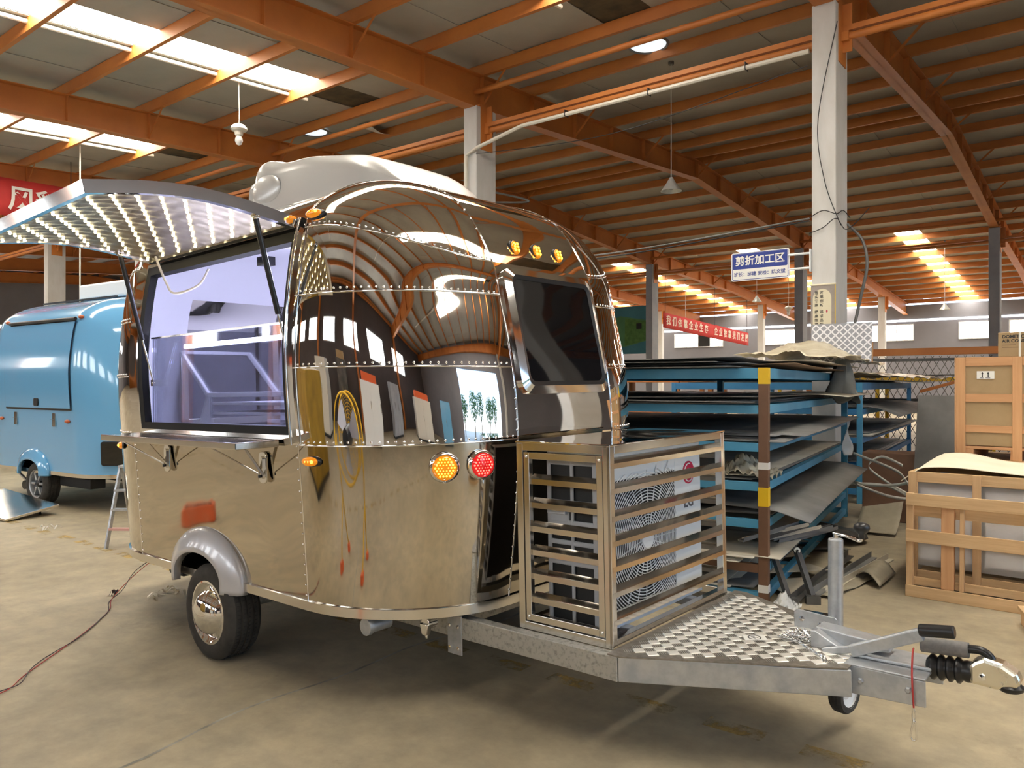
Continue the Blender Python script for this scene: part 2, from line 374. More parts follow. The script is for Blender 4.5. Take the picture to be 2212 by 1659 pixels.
# ---- roof: sheets, daylight strips, purlins, rafters
ceil = empty('ceiling', (0, 0, 6)); struct(ceil, 'grey metal sheet roof on orange purlins with translucent strips')
def rchild(mb, name, mat, **k):
    o = mb.build(name, mat, ceil, **k); o.location = (0, 0, -6); return o
SW = BAY/7; VS = .2                              # daylight strips start here
def strip(u, va, vb, dz=0., th=.01, w=SW+.006):
    return MB().prism([(va, zr(va)+dz), (vb, zr(vb)+dz), (vb, zr(vb)+dz+th), (va, zr(va)+dz+th)], (u-w/2, 0, 0), (0,1,0), (0,0,1), (1,0,0), w)
for k in range(len(UK)-1):
    for s in range(7):
        u = UK[k]+SW*(s+.5); dz = (0, .014, 0, .014, 0, .014, .007)[s]
        if s == 3:
            rchild(strip(u, VS, 9.25, .01, .012, .80), 'skylight', 'skyl'); rchild(strip(u, V0, VS), 'roof_sheet', 'sheet'); rchild(strip(u, 30.0, V1, .01, .012, .80), 'skylight', 'skyl')
            rchild(strip(u, 9.25, 10.75, .02), 'bare_patch', 'rust')
            rchild(strip(u, 10.75, VR), 'roof_sheet', 'sheet'); rchild(strip(u, VR, 30.0), 'roof_sheet', 'sheet')
            rchild(strip(u, V0, 9.25, .05, .01), 'roof_sheet', 'sheet'); rchild(strip(u, 30, V1, .05, .01), 'roof_sheet', 'sheet')
        else:
            rchild(strip(u, V0, VR, dz), 'roof_sheet', 'sheet'); rchild(strip(u, VR, V1, dz), 'roof_sheet', 'sheet')
    if U0 < UK[k] < 4:
        uc = (UK[k]+UK[k+1])/2-.5
        rchild(MB().tube([(uc, -4, zr(-4)-.06), (uc, 9.4, zr(9.4)-.06)], .035, 8), 'conduit', 'pvc', smooth=40)
rchild(MB().obox((-10.3, 4.6, zr(4.6)-.03), (1.5, 1.5, .015), (.05, .03, .2)), 'roof_sheet', 'sheet')
rchild(MB().prism([(V0, zr(V0)+.09), (VR, zr(VR)+.09), (V1, zr(V1)+.09), (V1, zr(V1)+.12), (VR, zr(VR)+.12), (V0, zr(V0)+.12)], (U0-.3, 0, 0), (0,1,0), (0,0,1), (1,0,0), U1-U0+.7), 'leak_cover', 'sheet')  # added unseen cover, keeps sky light from leaking through the sheet gaps
def purlin(V):
    z = zr(V)-.004; c = .07; d = .2; t = .006
    poly = [(-c/2, 0), (c/2, 0), (c/2, -.02), (c/2-t, -.02), (c/2-t, -t), (-c/2+t, -t), (-c/2+t, -d+t), (c/2-t, -d+t), (c/2-t, -d+.02), (c/2, -d+.02), (c/2, -d), (-c/2, -d)]
    return MB().prism(poly, (U0, V, z), (0,1,0), (0,0,1), (1,0,0), U1-U0)
for i in range(37):
    V = V0+1.5*i
    if abs(V-VR) < .1:
        for q in (-.32, .32): rchild(purlin(V+q), 'purlin', 'orange')
    else: rchild(purlin(V), 'purlin', 'orange')
DK, DV = [V0, 1.5, 10.5, 19.5, 28.5, 37.5, V1], [.6, .40, .61, .49, .61, .40, .6]
def rdepth(V): return float(np.interp(V, DK, DV))
stm = MB().box(-.1, .1, -.006, .006, -1, 0); stm_me = None; brm_me = None
for k, u in enumerate(UK):
    mb = MB(); vs = sorted(set(DK+lin(V0, V1, 13)))
    for a, b in zip(vs, vs[1:]):
        za, zb = zr(a)-.205, zr(b)-.205; da, db = rdepth(a), rdepth(b)
        for x0, x1, t0, t1 in ((-.008, .008, 0, 1), (-.12, .12, 0, None), (-.12, .12, 1, None)):
            if t1 is None:
                oa, ob = (za-da*t0, zb-db*t0); th = .016 if t0 else -.016
                pl_ = [(a, oa), (b, ob), (b, ob+th), (a, oa+th)]
            else: pl_ = [(a, za-da), (b, zb-db), (b, zb), (a, za)]
            mb.prism(pl_, (u+x0, 0, 0), (0,1,0), (0,0,1), (1,0,0), x1-x0)
    rf = mb.build('rafter', 'orange'); struct(rf, 'orange steel I-beam roof rafter')
    if -33 < u < 10:
        for i in range(30):
            V = V0+1.5*i
            o = (stm.build('stiffener', 'orange', rf) if stm_me is None else obj('stiffener', stm_me, None, rf)); stm_me = o.data
            o.location = (u, V, zr(V)-.21); o.scale = (1, 1, rdepth(V)-.01)
            if i % 2 == 0 and V > 3:
                z = zr(V)-.2; o = MB().bar((u+.02, V, z-rdepth(V)+.02), (u+.62, V, z+.04), .045, .006, (0,1,0)).build('flange_brace', 'orange', rf)
# ridge purlin tie and long tie beams at the column rows, seen as paired tubes
for V, z in ((10.36, 6.78), (10.5, 6.09), (28.5, 6.1), (28.4, 6.75), (-7.3, 6.0)):
    mb = MB(); mb.tube([(U0, V, z), (U1, V, z)], .05, 8); 
    if z < 6.5: mb.box(U0, U1, V-.05, V+.05, z+.06, z+.13)
    rchild(mb, 'tie_beam', 'orange', smooth=50)
# ---- columns
def column(u, V, top, mat, name='column', sx=.3, sy=.54, lab=None):
    o = MB().box(-sx/2, sx/2, -sy/2, sy/2, 0, top).build(name, mat, loc=(u, V, 0), bev=.015); struct(o, lab)
    b = MB().box(-sx/2-.012, sx/2+.012, -.2, .2, top, top+.03).box(sx/2, sx/2+.014, -.16, .16, top-.75, top+.05).box(sx/2, sx/2+.13, -.008, .008, top-.6, top+.02)
    b.box(sx/2, sx/2+.10, -.07, .07, top-.47, top-.35).build('column_bracket', 'orange', o)
    return o
cols = {}
for k, u in enumerate(UK):
    if -40 < u < 12:
        lab = {2: 'white column standing far left behind the blue trailers'}.get(k, 'white painted concrete column')
        cols[k] = column(u, 10.5, zr(10.5)-.2-.61, 'white_conc', lab=lab)
        column(u, 28.5, zr(28.5)-.2-.61, 'grey_and_shade', lab='white column in the far half of the hall, its shade painted grey')
        if u < 0: column(u, 41, zr(41)-.2-.47, 'white_conc', sx=.32, sy=.3, lab='slim pale column near the far wall')
# ---- walls with daylit windows
def window(n, c, w, h, axis, parent, panes=2, dark=None):
    """a steel-framed window in a wall; axis 'u' runs along u, 'v' along v"""
    e = (1,0,0) if axis == 'u' else (0,1,0); nrm = (0,-1,0) if axis == 'u' else (1,0,0)
    e, nrm, up, c = Vector(e), Vector(nrm)*n, Vector((0,0,1)), Vector(c)
    f = MB(); t = .05
    def rb(x0, x1, z0, z1, d0, d1, mb):
        vs = [c+e*x+up*z+nrm*d for d in (d0, d1) for x, z in ((x0,z0),(x1,z0),(x1,z1),(x0,z1))]
        mb._a(vs, [(0,1,2,3),(7,6,5,4),(0,4,5,1),(1,5,6,2),(2,6,7,3),(3,7,4,0)]); return mb
    for x0, x1, z0, z1 in ((-w/2-t,w/2+t,-h/2-t,-h/2),(-w/2-t,w/2+t,h/2,h/2+t),(-w/2-t,-w/2,-h/2,h/2),(w/2,w/2+t,-h/2,h/2)): rb(x0, x1, z0, z1, 0, .07, f)
    for i in range(1, panes): rb(-w/2+w*i/panes-.02, -w/2+w*i/panes+.02, -h/2, h/2, 0, .06, f)
    global WN; WN += 1
    o = f.build('window_%d' % WN, 'white_steel'); struct(o, 'steel framed window bright with daylight')
    for i in range(panes):
        x0, x1 = -w/2+w*i/panes, -w/2+w*(i+1)/panes
        rb(x0, x1, -h/2, h/2, .01, .025, MB()).build('pane', 'blackmatte' if dark == i else 'win', o)
    return o
WN = 0
MB().box(U0-.2, U1+.2, V1, V1+.2, 0, 5.9).build('wall_far', 'wall')
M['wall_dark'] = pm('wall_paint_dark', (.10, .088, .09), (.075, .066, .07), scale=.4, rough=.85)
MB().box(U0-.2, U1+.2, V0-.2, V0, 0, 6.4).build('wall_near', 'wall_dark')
for u in UK[2:-1]: struct(MB().box(u-.12, u+.12, V0, V0+.3, 0, zr(V0)-.8).build('column', 'orange'), 'orange steel column against the near wall')
MB().box(U0-.3, U0-.1, V0-.2, V1+.2, 0, 8).build('wall_left', 'wall')
DV0, DV1, DH = .4, 9.0, 5.0                          # the open gateway in the right-hand gable
MB().box(U1+.1, U1+.3, V0-.2, DV0, 0, 8).box(U1+.1, U1+.3, DV1, V1+.2, 0, 8).box(U1+.1, U1+.3, DV0, DV1, DH, 8).build('wall_right', 'wall')
for w in ('wall_far', 'wall_near', 'wall_left', 'wall_right'): struct(bpy.data.objects[w], 'grey painted workshop wall')
def ufar(px, V=46.45):
    k = (px-1106)/1661; c, s = math.cos(R(37.99)), math.sin(R(37.99))
    return -V*(s-c*k)/(c+s*k)
for a, b, p, dk in ((1458, 1560, 4, 2), (1646, 1725, 2, None), (1868, 1972, 3, None), (2073, 2150, 2, None), (2182, 2262, 2, None)):
    ua, ub = ufar(a), ufar(b); window(1, ((ua+ub)/2, 46.5, 4.42), ub-ua, .82, 'u', None, p, dk)
for u in (-40, -34, -28.5): window(1, (u, 46.5, 4.42), 2.6, .82, 'u', None)
for v in (3, 9.2, 15.2, 21.2): window(1, (U0-.1, v, 4.25), 2.6, .75, 'v', None)
for u in (-38, -32, -26, -20.9, -17.4, -13.9, -10.4, -6.9, -3.4, .1, 3.6): window(-1, (u, V0, 3.9), 2.0, 1.5, 'u', None)
# bright gap under the eaves of the far wall
gap = MB().box(U0, U1, V1-.02, V1+.0, 5.02, 5.12); gap.build('window_%d' % (WN+1), 'win'); struct(bpy.data.objects['window_%d' % (WN+1)], 'narrow daylit slot under the far eaves'); WN += 1
# the yard outside the gateway: paving, hedge of trees
struct(MB().box(U1+.3, U1+40, V0-20, V1, -.1, -.005).build('yard_ground', 'asphalt'), 'pale yard paving outside the gateway')
p = bpy.data.lights.new('gateway_portal', 'AREA'); p.shape = 'RECTANGLE'; p.size = DH; p.size_y = DV1-DV0; p.cycles.is_portal = True
po = bpy.data.objects.new('gateway_portal', p); COL.objects.link(po); po.location = (U1+.2, (DV0+DV1)/2, DH/2); po.rotation_euler = (0, R(90), 0)
# ================================================================== bubble trailer body
TK = [0, .84, 1.22, 1.60, 1.88, 2.16, 2.42, 2.73]; T1, T2, T3, T4, TT = .84, 1.22, 1.60, 1.88, 2.73
_ps = spline(TK, [.045, .0, -.022, .0, .066, .19, .41, .738]); _zs = spline(TK, [.455, 1.275, 1.668, 2.036, 2.395, 2.566, 2.685, 2.755])
_pf = spline(TK, [.085, .0, .028, .108, .155, .33, .56, .84]);  _zf = spline(TK, [.455, 1.285, 1.655, 2.03, 2.21, 2.495, 2.665, 2.755])
XS, XR, YB, RXF, RXR, RY = .816, -1.10, .432, .84, .88, .738
def b_side(x, t, sy, off=0.): return Vector((x, sy*(YB+max(RY-_ps(t)-off, 0)), _zs(t)-off*(t/TT)**3))
def b_end(y, t, sx, off=0.):
    rx = max((RXF if sx > 0 else RXR)*(1-_pf(t)/RXF)-off, 0)
    return Vector(((XS if sx > 0 else XR)+sx*rx, y, _zf(t)-off*(t/TT)**3))
def b_corner(a, t, sx, sy, off=0.):
    rx = max((RXF if sx > 0 else RXR)*(1-_pf(t)/RXF)-off, 0); ry = max(RY-_ps(t)-off, 0); s, c = math.sin(a), math.cos(a)
    return Vector(((XS if sx > 0 else XR)+sx*rx*s, sy*(YB+ry*c), _zs(t)*c*c+_zf(t)*s*s-off*(t/TT)**3))
def b_roof(x, y, off=0.):
    xm, hl = (XS+XR)/2, (XS-XR)/2; a = max(0, 1-(y/YB)**2); b = max(0, 1-((x-xm)/hl)**4)
    return Vector((x, y, 2.755-off+.075*a*b))
def t_of_z(z, f=_zs):
    a, b = 0., TT
    for _ in range(40):
        m = (a+b)/2
        if f(m) < z: a = m
        else: b = m
    return (a+b)/2
AX, AZ, AA, AB = -.20, .44, .33, .19                   # wheel arch in the lower side panel
def arch_t(x):
    q = 1-((x-AX)/AA)**2
    return t_of_z(AZ+AB*math.sqrt(q)) if q > 0 else 0.
WX0, WX1, WT0, WT1 = -.93, .735, t_of_z(1.335), t_of_z(2.375)   # serving opening in the near side
def panel(name, fn, us, vs, mat, parent, flip): return MB().grid(fn, us, vs, flip).build(name, mat, parent, smooth=True)
def rivet_part(pts_n, parent, r=.0065):
    mb = MB()
    for p, n in pts_n:
        n = n.normalized(); mb.lathe([(r, 0), (r*.75, r*.55), (.0004, r*.8)], p, n, 8)
    stuff(mb.build('rivets', 'chrome', parent, smooth=70))
def nrm(fn, a, t, e=.004):
    n = (fn(a+e, t)-fn(a-e, t)).cross(fn(a, t+e)-fn(a, t-e)); return n
def body_shell(root, upper, lower, seam, opening=True, rivets=True, ends=True):
    """skin panels, seams and rivets of one trailer body"""
    q = PI/2; bands = [(0, T1, lower), (T1, T2, upper), (T2, T3, upper), (T3, T4, upper), (T4, TT, upper)]
    if not rivets: bands = [(0, T1, lower), (T1, TT, upper)]
    # sides
    for sy in (-1, 1):
        fl_ = sy > 0
        xs_ = sorted(set(lin(XR, XS, 20)+[AX+AA*math.cos(PI*i/24) for i in range(25)]))
        mb = MB(); n = 14
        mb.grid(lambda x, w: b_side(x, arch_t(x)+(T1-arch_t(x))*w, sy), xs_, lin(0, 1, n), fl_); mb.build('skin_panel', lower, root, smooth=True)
        f = lambda x, t, sy=sy: b_side(x, t, sy)
        if sy < 0 and opening:
            panel('skin_panel', f, lin(XR, XS, 20), lin(T1, WT0, 4), upper, root, fl_)
            panel('skin_panel', f, lin(XR, WX0, 4), lin(WT0, WT1, 20), upper, root, fl_)
            panel('skin_panel', f, lin(WX1, XS, 4), lin(WT0, WT1, 20), upper, root, fl_)
            panel('skin_panel', f, lin(XR, XS, 20), lin(WT1, TT, 20), upper, root, fl_)
        else: panel('skin_panel', f, lin(XR, XS, 20), lin(T1, TT, 40), upper, root, fl_)
    # corners and ends
    for sx in (1, -1):
        for sy in (-1, 1):
            f = lambda a, t, sx=sx, sy=sy: b_corner(a, t, sx, sy); fl_ = (sx*sy > 0)
            for a, b, m in bands: panel('skin_panel', f, lin(0, q, 28), lin(a, b, 26), m, root, fl_)
            if rivets and (sy < 0 or sx > 0):
                rv = []
                for tt in (T1, T2, T3, T4):
                    L = .055; n = int(.9*(RXF+RY)*.78*PI/2/L)
                    for i in range(1, n):
                        a = q*i/n; nn = nrm(f, a, tt+.02); nn = nn if nn.dot(Vector((sx*math.sin(a), sy*math.cos(a), .2))) > 0 else -nn; rv.append((f(a, tt+.017), nn))
                for aa in (.006, q-.006):
                    for tt in lin(.05, 2.68, 48):
                        nn = nrm(f, min(max(aa, .01), q-.01), tt); nn = nn if nn.dot(Vector((sx*math.sin(aa), sy*math.cos(aa), .3))) > 0 else -nn
                        if tt > T4 or tt < T1 or (aa > 1 and tt < T2-.1): rv.append((f(aa-.025 if aa < 1 else aa+0, tt), nn))
                rivet_part(rv, root)
            for tt in ((T1, T2, T3, T4) if rivets else ()):
                MB().tube([f(a, tt)+Vector((sx*math.sin(a)*.001, sy*math.cos(a)*.001, 0)) for a in lin(0, q, 30)], .0045, 6).build('seam_strip', seam, root, smooth=60)
            if rivets:
                for aa in (0, q): MB().tube([f(aa, tt) for tt in lin(T4 if aa == 0 else 0, TT, 40)], .0045, 6).build('seam_strip', seam, root, smooth=60)
                MB().tube([f(0, tt) for tt in lin(0, T1, 20)], .003, 6).build('seam_strip', seam, root, smooth=60)
        f = lambda y, t, sx=sx: b_end(y, t, sx)
        for a, b, m in bands if rivets else bands: panel('skin_panel', f, lin(-YB, YB, 14), lin(a, b, 20), m, root, sx < 0)
    panel('roof_panel', b_roof, lin(XR, XS, 24), lin(-YB, YB, 14), upper, root, False)
    # bottom rail following the body outline
    def outline(off, z, a_end=PI/2):
        P = []
        for sx, sy, rev in ((1, -1, True), (1, 1, False), (-1, 1, True), (-1, -1, False)):
            arc = [b_corner(a, 0, sx, sy, -off) for a in lin(0, PI/2, 14)]
            P += arc[::-1] if not rev else arc
        return [Vector((p.x, p.y, z)) for p in P]
    o1 = outline(.014, .475); o0 = outline(.014, .428); i1 = outline(-.02, .475); i0 = outline(-.02, .428); n = len(o1)
    near = [i for i in range(n)]
    mb = MB(); mb.v = [tuple(p) for p in o1+o0+i1+i0]
    for i in range(n):
        k = (i+1) % n; a, b = o1[i], o1[k]
        mid = (a+b)/2
        mb.f += [(n+i, n+k, k, i), (i, k, 2*n+k, 2*n+i), (3*n+i, 3*n+k, n+k, n+i)]
    r = mb.build('bottom_rail', 'stain', root, smooth=40)
    # floor pan
    MB()._a([Vector((p.x, p.y, .462)) for p in i1], [tuple(range(n))]).build('floor_pan', 'blackmatte', root)
TB = (R(.6), R(-.95), R(-2.7)); TO = (-4.003, 3.633, .0126)
TR = empty('food_trailer', TO, TB)
tag(TR, 'mirror-polished stainless steel bubble food trailer with its serving hatch propped open', 'food trailer')
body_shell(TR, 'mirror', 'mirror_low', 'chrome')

# ---- arch fender, wheels
def fender(root, sy, mat, ylip=1.30):
    prof = [(1.115, .415, .295), (1.15, .412, .292), (1.17, .395, .275), (1.19, .35, .23), (1.21, .305, .185), (1.216, .285, .163), (1.21, .275, .152), (1.17, .27, .147)]
    mb = MB()
    mb.grid(lambda i, a: Vector((AX+prof[int(i)][1]*math.cos(a), sy*prof[int(i)][0], .455+prof[int(i)][2]*math.sin(a))), range(len(prof)), lin(-.0, PI, 36), sy < 0)
    # short vertical feet
    for sgn in (1, -1):
        mb.grid(lambda i, z: Vector((AX+sgn*prof[int(i)][1], sy*prof[int(i)][0], z)), range(len(prof)), [.455, .43, .405], False)
    return mb.build('fender', mat, root, smooth=50, solid=.006)
def wheel(root, x, y, z, sy, hub='cap', r=.285, w=.2):
    e = empty('wheel', (x, y, z), (0, 0, 0), root)
    ax = (0, sy, 0)
    side = [(.178, .085), (.19, .098), (.225, .104), (.255, .1), (.272, .09), (.281, .075)]
    pr = side+[(.285, .07), (.285, .045), (.277, .042), (.277, .034), (.285, .031), (.285, .006), (.277, .003), (.277, -.004), (.285, -.007), (.285, -.034), (.277, -.037), (.277, -.044), (.285, -.047), (.285, -.07)]+[(a, -b) for a, b in side[::-1]]
    MB().lathe([(a*r/.285, b*w/.2) for a, b in pr], (0, 0, 0), ax, 56).build('tyre', 'rubber', e, smooth=35)
    tr = MB()
    for i in range(72):
        a = 2*PI*i/72
        for yy in (.058, -.058, .019, -.020):
            c = Vector((math.cos(a)*(r-.002), yy*w/.2, math.sin(a)*(r-.002))); tr.obox(c, (.006, .026 if abs(yy) > .03 else .02, .004), (0, -a, .5 if yy > 0 else -.5))
    stuff(tr.build('tread_sipes', 'blackmatte', e))
    if hub == 'cap':
        MB().lathe([(.182, .07), (.19, .088), (.186, .097), (.172, .099), (.165, .092), (.150, .075), (.140, .072)], (0, 0, 0), ax, 48).build('rim', 'chrome', e, smooth=50)
        MB().lathe([(.142, .072), (.138, .082), (.126, .105), (.105, .128), (.078, .145), (.045, .156), (.0005, .16)], (0, 0, 0), ax, 48).build('hubcap', 'chrome', e, smooth=60)
    else:
        MB().lathe([(.182, .07), (.19, .088), (.184, .095), (.172, .085), (.165, .02), (.06, .01), (.0005, .01)], (0, 0, 0), ax, 40).build('rim', 'galv', e, smooth=40)
        for i in range(6):
            a = 2*PI*i/6; MB().bar((math.cos(a)*.05, sy*.05, math.sin(a)*.05), (math.cos(a)*.165, sy*.045, math.sin(a)*.165), .03, .06, (0, 1, 0)).build('spoke', 'galv', e, bev=.004)
        MB().lathe([(.05, .0), (.05, .06), (.03, .075), (.0005, .08)], (0, 0, 0), ax, 20).build('hub', 'black', e, smooth=40)
    return e
fender(TR, -1, 'fender'); fender(TR, 1, 'fender')
wheel(TR, -.085, -1.105, .272, -1, r=.277); wheel(TR, -.085, 1.08, .25, 1, r=.277)
MB().cyl((-.11, -1.0, .27), (-.11, 1.0, .27), .035, 12).build('axle', 'galv_dirty', TR, smooth=40)
MB().grid(lambda a, y: Vector((AX+.36*math.cos(a), y, .44+.22*math.sin(a))), lin(0, PI, 24), lin(-1.14, -.8, 3)).build('wheel_well', 'blackmatte', TR, smooth=60)
MB().grid(lambda x, z: Vector((x, -.80, z)), lin(AX-.42, AX+.42, 3), lin(.3, .74, 3)).build('wheel_well', 'blackmatte', TR)

# ---- interior
q = PI/2; OFF = .055
def inner(fn, us, vs, fl_): panel('interior_wall', fn, us, vs, 'inner', TR, fl_)
tl0 = .1
for sy in (1,): inner(lambda x, t: b_side(x, t, sy, OFF), lin(XR, XS, 8), lin(tl0, TT, 26), False)
for a, b, c, d in ((XR, XS, T1, WT0), (XR, WX0, WT0, WT1), (WX1, XS, WT0, WT1), (XR, XS, WT1, TT)):
    inner(lambda x, t: b_side(x, t, -1, OFF), lin(a, b, 4), lin(c, d, 14), True)
for sx in (1, -1):
    for sy in (-1, 1): inner(lambda a, t: b_corner(a, t, sx, sy, OFF), lin(0, q, 12), lin(tl0, TT, 26), sx*sy < 0)
    if sx > 0: inner(lambda y, t: b_end(y, t, sx, OFF), lin(-YB, YB, 4), lin(tl0, TT, 26), True)
    else:
        te = t_of_z(2.31, _zf); inner(lambda y, t: b_end(y, t, sx, OFF), lin(-YB, YB, 4), lin(te, TT, 12), False)
inner(lambda x, y: b_roof(x, y, OFF), lin(XR, XS, 6), lin(-YB, YB, 6), True)
MB().box(XR-.42, XS+.38, -.80, .80, .60, .61).build('interior_floor', 'stain', TR)
M['doorgrey'] = pm('rear_door_grey', (.22, .22, .25), (.18, .18, .205), scale=3, rough=.5)
# rear door with stainless frame and dusty pane
dr = MB()
xe = b_end(0, T2, -1, OFF).x+.02
for y0, y1, z0, z1 in ((-.47, -.41, .7, 2.34), (.36, .42, .7, 2.34), (-.47, .42, 2.28, 2.34), (-.47, .42, 1.28, 1.34)): dr.box(xe, xe+.03, y0, y1, z0, z1)
dr.build('rear_door_frame', 'stain', TR, bev=.004)
MB().box(xe+.005, xe+.015, -.41, .36, .7, 2.28).build('rear_door_panel', 'doorgrey', TR)
MB().box(xe+.016, xe+.03, .2, .225, 1.34, 2.28).build('rear_door_mullion', 'black', TR)
# LED tubes on the ceiling and over the counter
for y in (.10, .55):
    MB().box(-.95, .75, y-.015, y+.015, 2.61, 2.635).build('led_tube', 'ledglow', TR)
MB().box(-.75, .66, -.985, -.965, 1.845, 1.87).build('led_tube', 'ledglow', TR)
MB().box(.18, .26, -1.0, -.93, 2.28, 2.33).build('door_closer', 'black', TR)
# worktable with shelves, and a slanted display frame
wt = MB()
for z in (1.30, 1.12, .9): wt.box(-.55, .72, -.95, -.35, z, z+.03)
for x in (-.55, .69):
    for y in (-.95, -.38): wt.box(x, x+.03, y, y+.03, .61, 1.3)
wt.build('worktable', 'stain', TR, bev=.003)
df = MB()
for y in (-.95, -.45):
    df.bar((-.865, y, 1.825), (-.51, y, 1.54), .022, .03); df.bar((-.52, y, 1.535), (.66, y, 1.535), .022, .03); df.bar((-.62, y, 1.345), (.66, y, 1.345), .022, .022)
df.bar((-.865, -.95, 1.825), (-.865, -.45, 1.825), .022, .022); df.bar((-.51, -.95, 1.535), (-.51, -.45, 1.535), .022, .03)
df.build('display_frame', 'inner', TR, bev=.003)
MB().prism([(-.53, 1.52), (-.49, 1.52), (-.49, 1.345), (-.63, 1.345)], (0, -.955, 0), (1,0,0), (0,0,1), (0,1,0), .008).build('display_gusset', 'inner', TR)
for z in (1.47, 1.41): MB().box(-.48, .66, -.94, -.5, z, z+.018).build('display_shelf', 'inner', TR, bev=.003)

# ---- serving window: rubber seal, chrome frame, sliding glass
def ring_on_side(x0, x1, t0, t1, w, offo, offi, name, mat):
    """frame of width w round an opening in the near side, raised from offi to offo"""
    mb = MB(); N = 12
    path = [(x0, t) for t in lin(t0, t1, N)] + [(x, t1) for x in lin(x0, x1, N)][1:] + [(x1, t) for t in lin(t1, t0, N)][1:] + [(x, t0) for x in lin(x1, x0, N)][1:-1]
    cx, ct = (x0+x1)/2, (t0+t1)/2; n = len(path)
    def pt(i, grow, off):
        x, t = path[i % n]
        gx = grow if abs(x-x1) < 1e-6 else (-grow if abs(x-x0) < 1e-6 else 0); gt = grow if abs(t-t1) < 1e-6 else (-grow if abs(t-t0) < 1e-6 else 0)
        return b_side(x+gx, t+gt, -1, -off)
    for i in range(n):
        a = [pt(i, w, offi), pt(i, w, offo), pt(i, 0, offo), pt(i, 0, offi)]; b = [pt(i+1, w, offi), pt(i+1, w, offo), pt(i+1, 0, offo), pt(i+1, 0, offi)]
        mb._a(a+b, [(0,1,5,4),(1,2,6,5),(2,3,7,6),(3,0,4,7)])
    return mb.build(name, mat, TR, smooth=40)
M['seal'] = pm('seal_rubber', (.004, .004, .004), rough=.55, spec=.25)
ring_on_side(WX0-.005, WX1+.03, WT0-.01, WT1+.0, .022, .014, -.01, 'window_trim', 'chrome')
ring_on_side(WX0+.045, WX1, WT0+.03, WT1-.045, .05, .010, -.03, 'window_seal', 'seal')
MB().tube([b_side(WX1+.062, t, -1, -.03) for t in lin(T1, WT1+.06, 24)], .007, 8).build('edge_strip', 'chrome', TR, smooth=60)
MB().grid(lambda x, z: Vector((x, -1.135+.02*(z-1.36), z)), lin(WX0+.03, WX1, 3), lin(1.35, 1.915, 3)).build('sliding_glass', 'glass', TR, solid=.006)
MB().box(WX0+.03, WX1, -1.132, -1.122, 1.909, 1.919).build('glass_rail', 'stain', TR)
MB().box(WX0+.02, WX1, -1.15, -1.10, 1.335, 1.36).build('glass_rail', 'chrome', TR, bev=.003)
# ---- hatch: curved flap with quilted mirror lining and LED dots
HT = empty('hatch', (0, 0, 0), (0, 0, 0), TR)
HX0, HX1 = -.85, .77
hy = spline([0, .5, 1], [-1.135, -1.66, -2.15]); hz = spline([0, .5, 1], [2.405, 2.465, 2.405])
def hp(x, s, d=0.):
    e = .01; tx, tz = hy(min(s+e, 1))-hy(max(s-e, 0)), hz(min(s+e, 1))-hz(max(s-e, 0)); L = math.hypot(tx, tz)
    return Vector((x, hy(s)+d*tz/L*1., hz(s)-d*tx/L))
ss = lin(0, 1, 20)
MB().grid(lambda x, s: hp(x, s, .035), lin(HX0, HX1, 10), ss, False).build('outer_skin', 'mirror', HT, smooth=True)
ln = MB(); NX, NS = 66, 44
ln.grid(lambda x, s: hp(x, s, -.004*abs(math.sin(PI*(x-HX0)*9.5))*abs(math.sin(PI*s*10))), lin(HX0+.03, HX1-.03, NX), lin(.03, .965, NS), True)
M['lining'] = chrome_mat('quilted_lining', (.30, .25, .175), .36, .004, 6.)
ln.build('lining', 'lining', HT, smooth=True)
for x0, x1 in ((HX0-.004, HX0+.035), (HX1-.035, HX1+.004)):
    MB().grid(lambda i, s: hp((x0, x1, x1, x0, x0)[int(i)], s, (-.012, -.012, .045, .045, -.012)[int(i)]), range(5), ss).build('hatch_frame', 'chrome', HT, smooth=40)
for s0, s1 in ((0, .03), (.965, 1.0)):
    MB().grid(lambda i, x: hp(x, (s0, s1, s1, s0, s0)[int(i)], (-.012, -.012, .045, .045, -.012)[int(i)]), range(5), lin(HX0, HX1, 4)).build('hatch_frame', 'chrome', HT, smooth=40)
MB().tube([hp(x, 0, .02)+Vector((0, .035, .0)) for x in lin(HX0-.02, HX1+.02, 3)], .026, 10).build('hinge', 'seal', HT, smooth=50)
dot = MB().sphere((0, 0, 0), .0085, 10, 6, (1, 1, .8)); dot_me = None
for i in range(15):
    for jx in range(8):
        s = .065+.88*(jx+(.5 if i % 2 else 0))/7.8; x = HX0+.085+(HX1-HX0-.17)*i/14
        if s > .95: continue
        o = dot.build('led', 'led', HT, smooth=60) if dot_me is None else obj('led', dot_me, None, HT); dot_me = o.data; o.location = hp(x, s, -.008)
# cable from the hatch into the trailer
MB().tube(catmull([hp(-.62, .08, -.01), hp(-.60, .02, -.06)+Vector((0, 0, -.10)), (-.56, -1.13, 2.18), (-.40, -1.06, 2.22), (-.34, -1.02, 2.32)], 8), .0075, 8).build('hatch_cable', 'pvc', TR, smooth=60)
# gas struts
for x, a, b in ((.745, (.745, -1.345, 2.42), (.745, -1.165, 1.70)), (-.80, (-.80, -1.36, 2.425), (-.80, -1.165, 1.62))):
    st = empty('gas_strut', (0, 0, 0), (0, 0, 0), TR); a, b = Vector(a), Vector(b); m = a.lerp(b, .66)
    MB().cyl(a, m, .0145, 12).build('cylinder', 'black', st, smooth=50); MB().cyl(m, b, .006, 8).build('rod', 'chrome', st, smooth=50)
    MB().sphere(a, .017, 8, 6).box(a.x-.012, a.x+.012, a.y-.018, a.y+.018, a.z, a.z+.03).build('end_fitting', 'chrome', st, smooth=40); MB().sphere(b, .014, 8, 6).box(b.x-.02, b.x+.012, b.y-.01, b.y+.05, b.z-.02, b.z+.02).build('end_fitting', 'chrome', st, smooth=40)
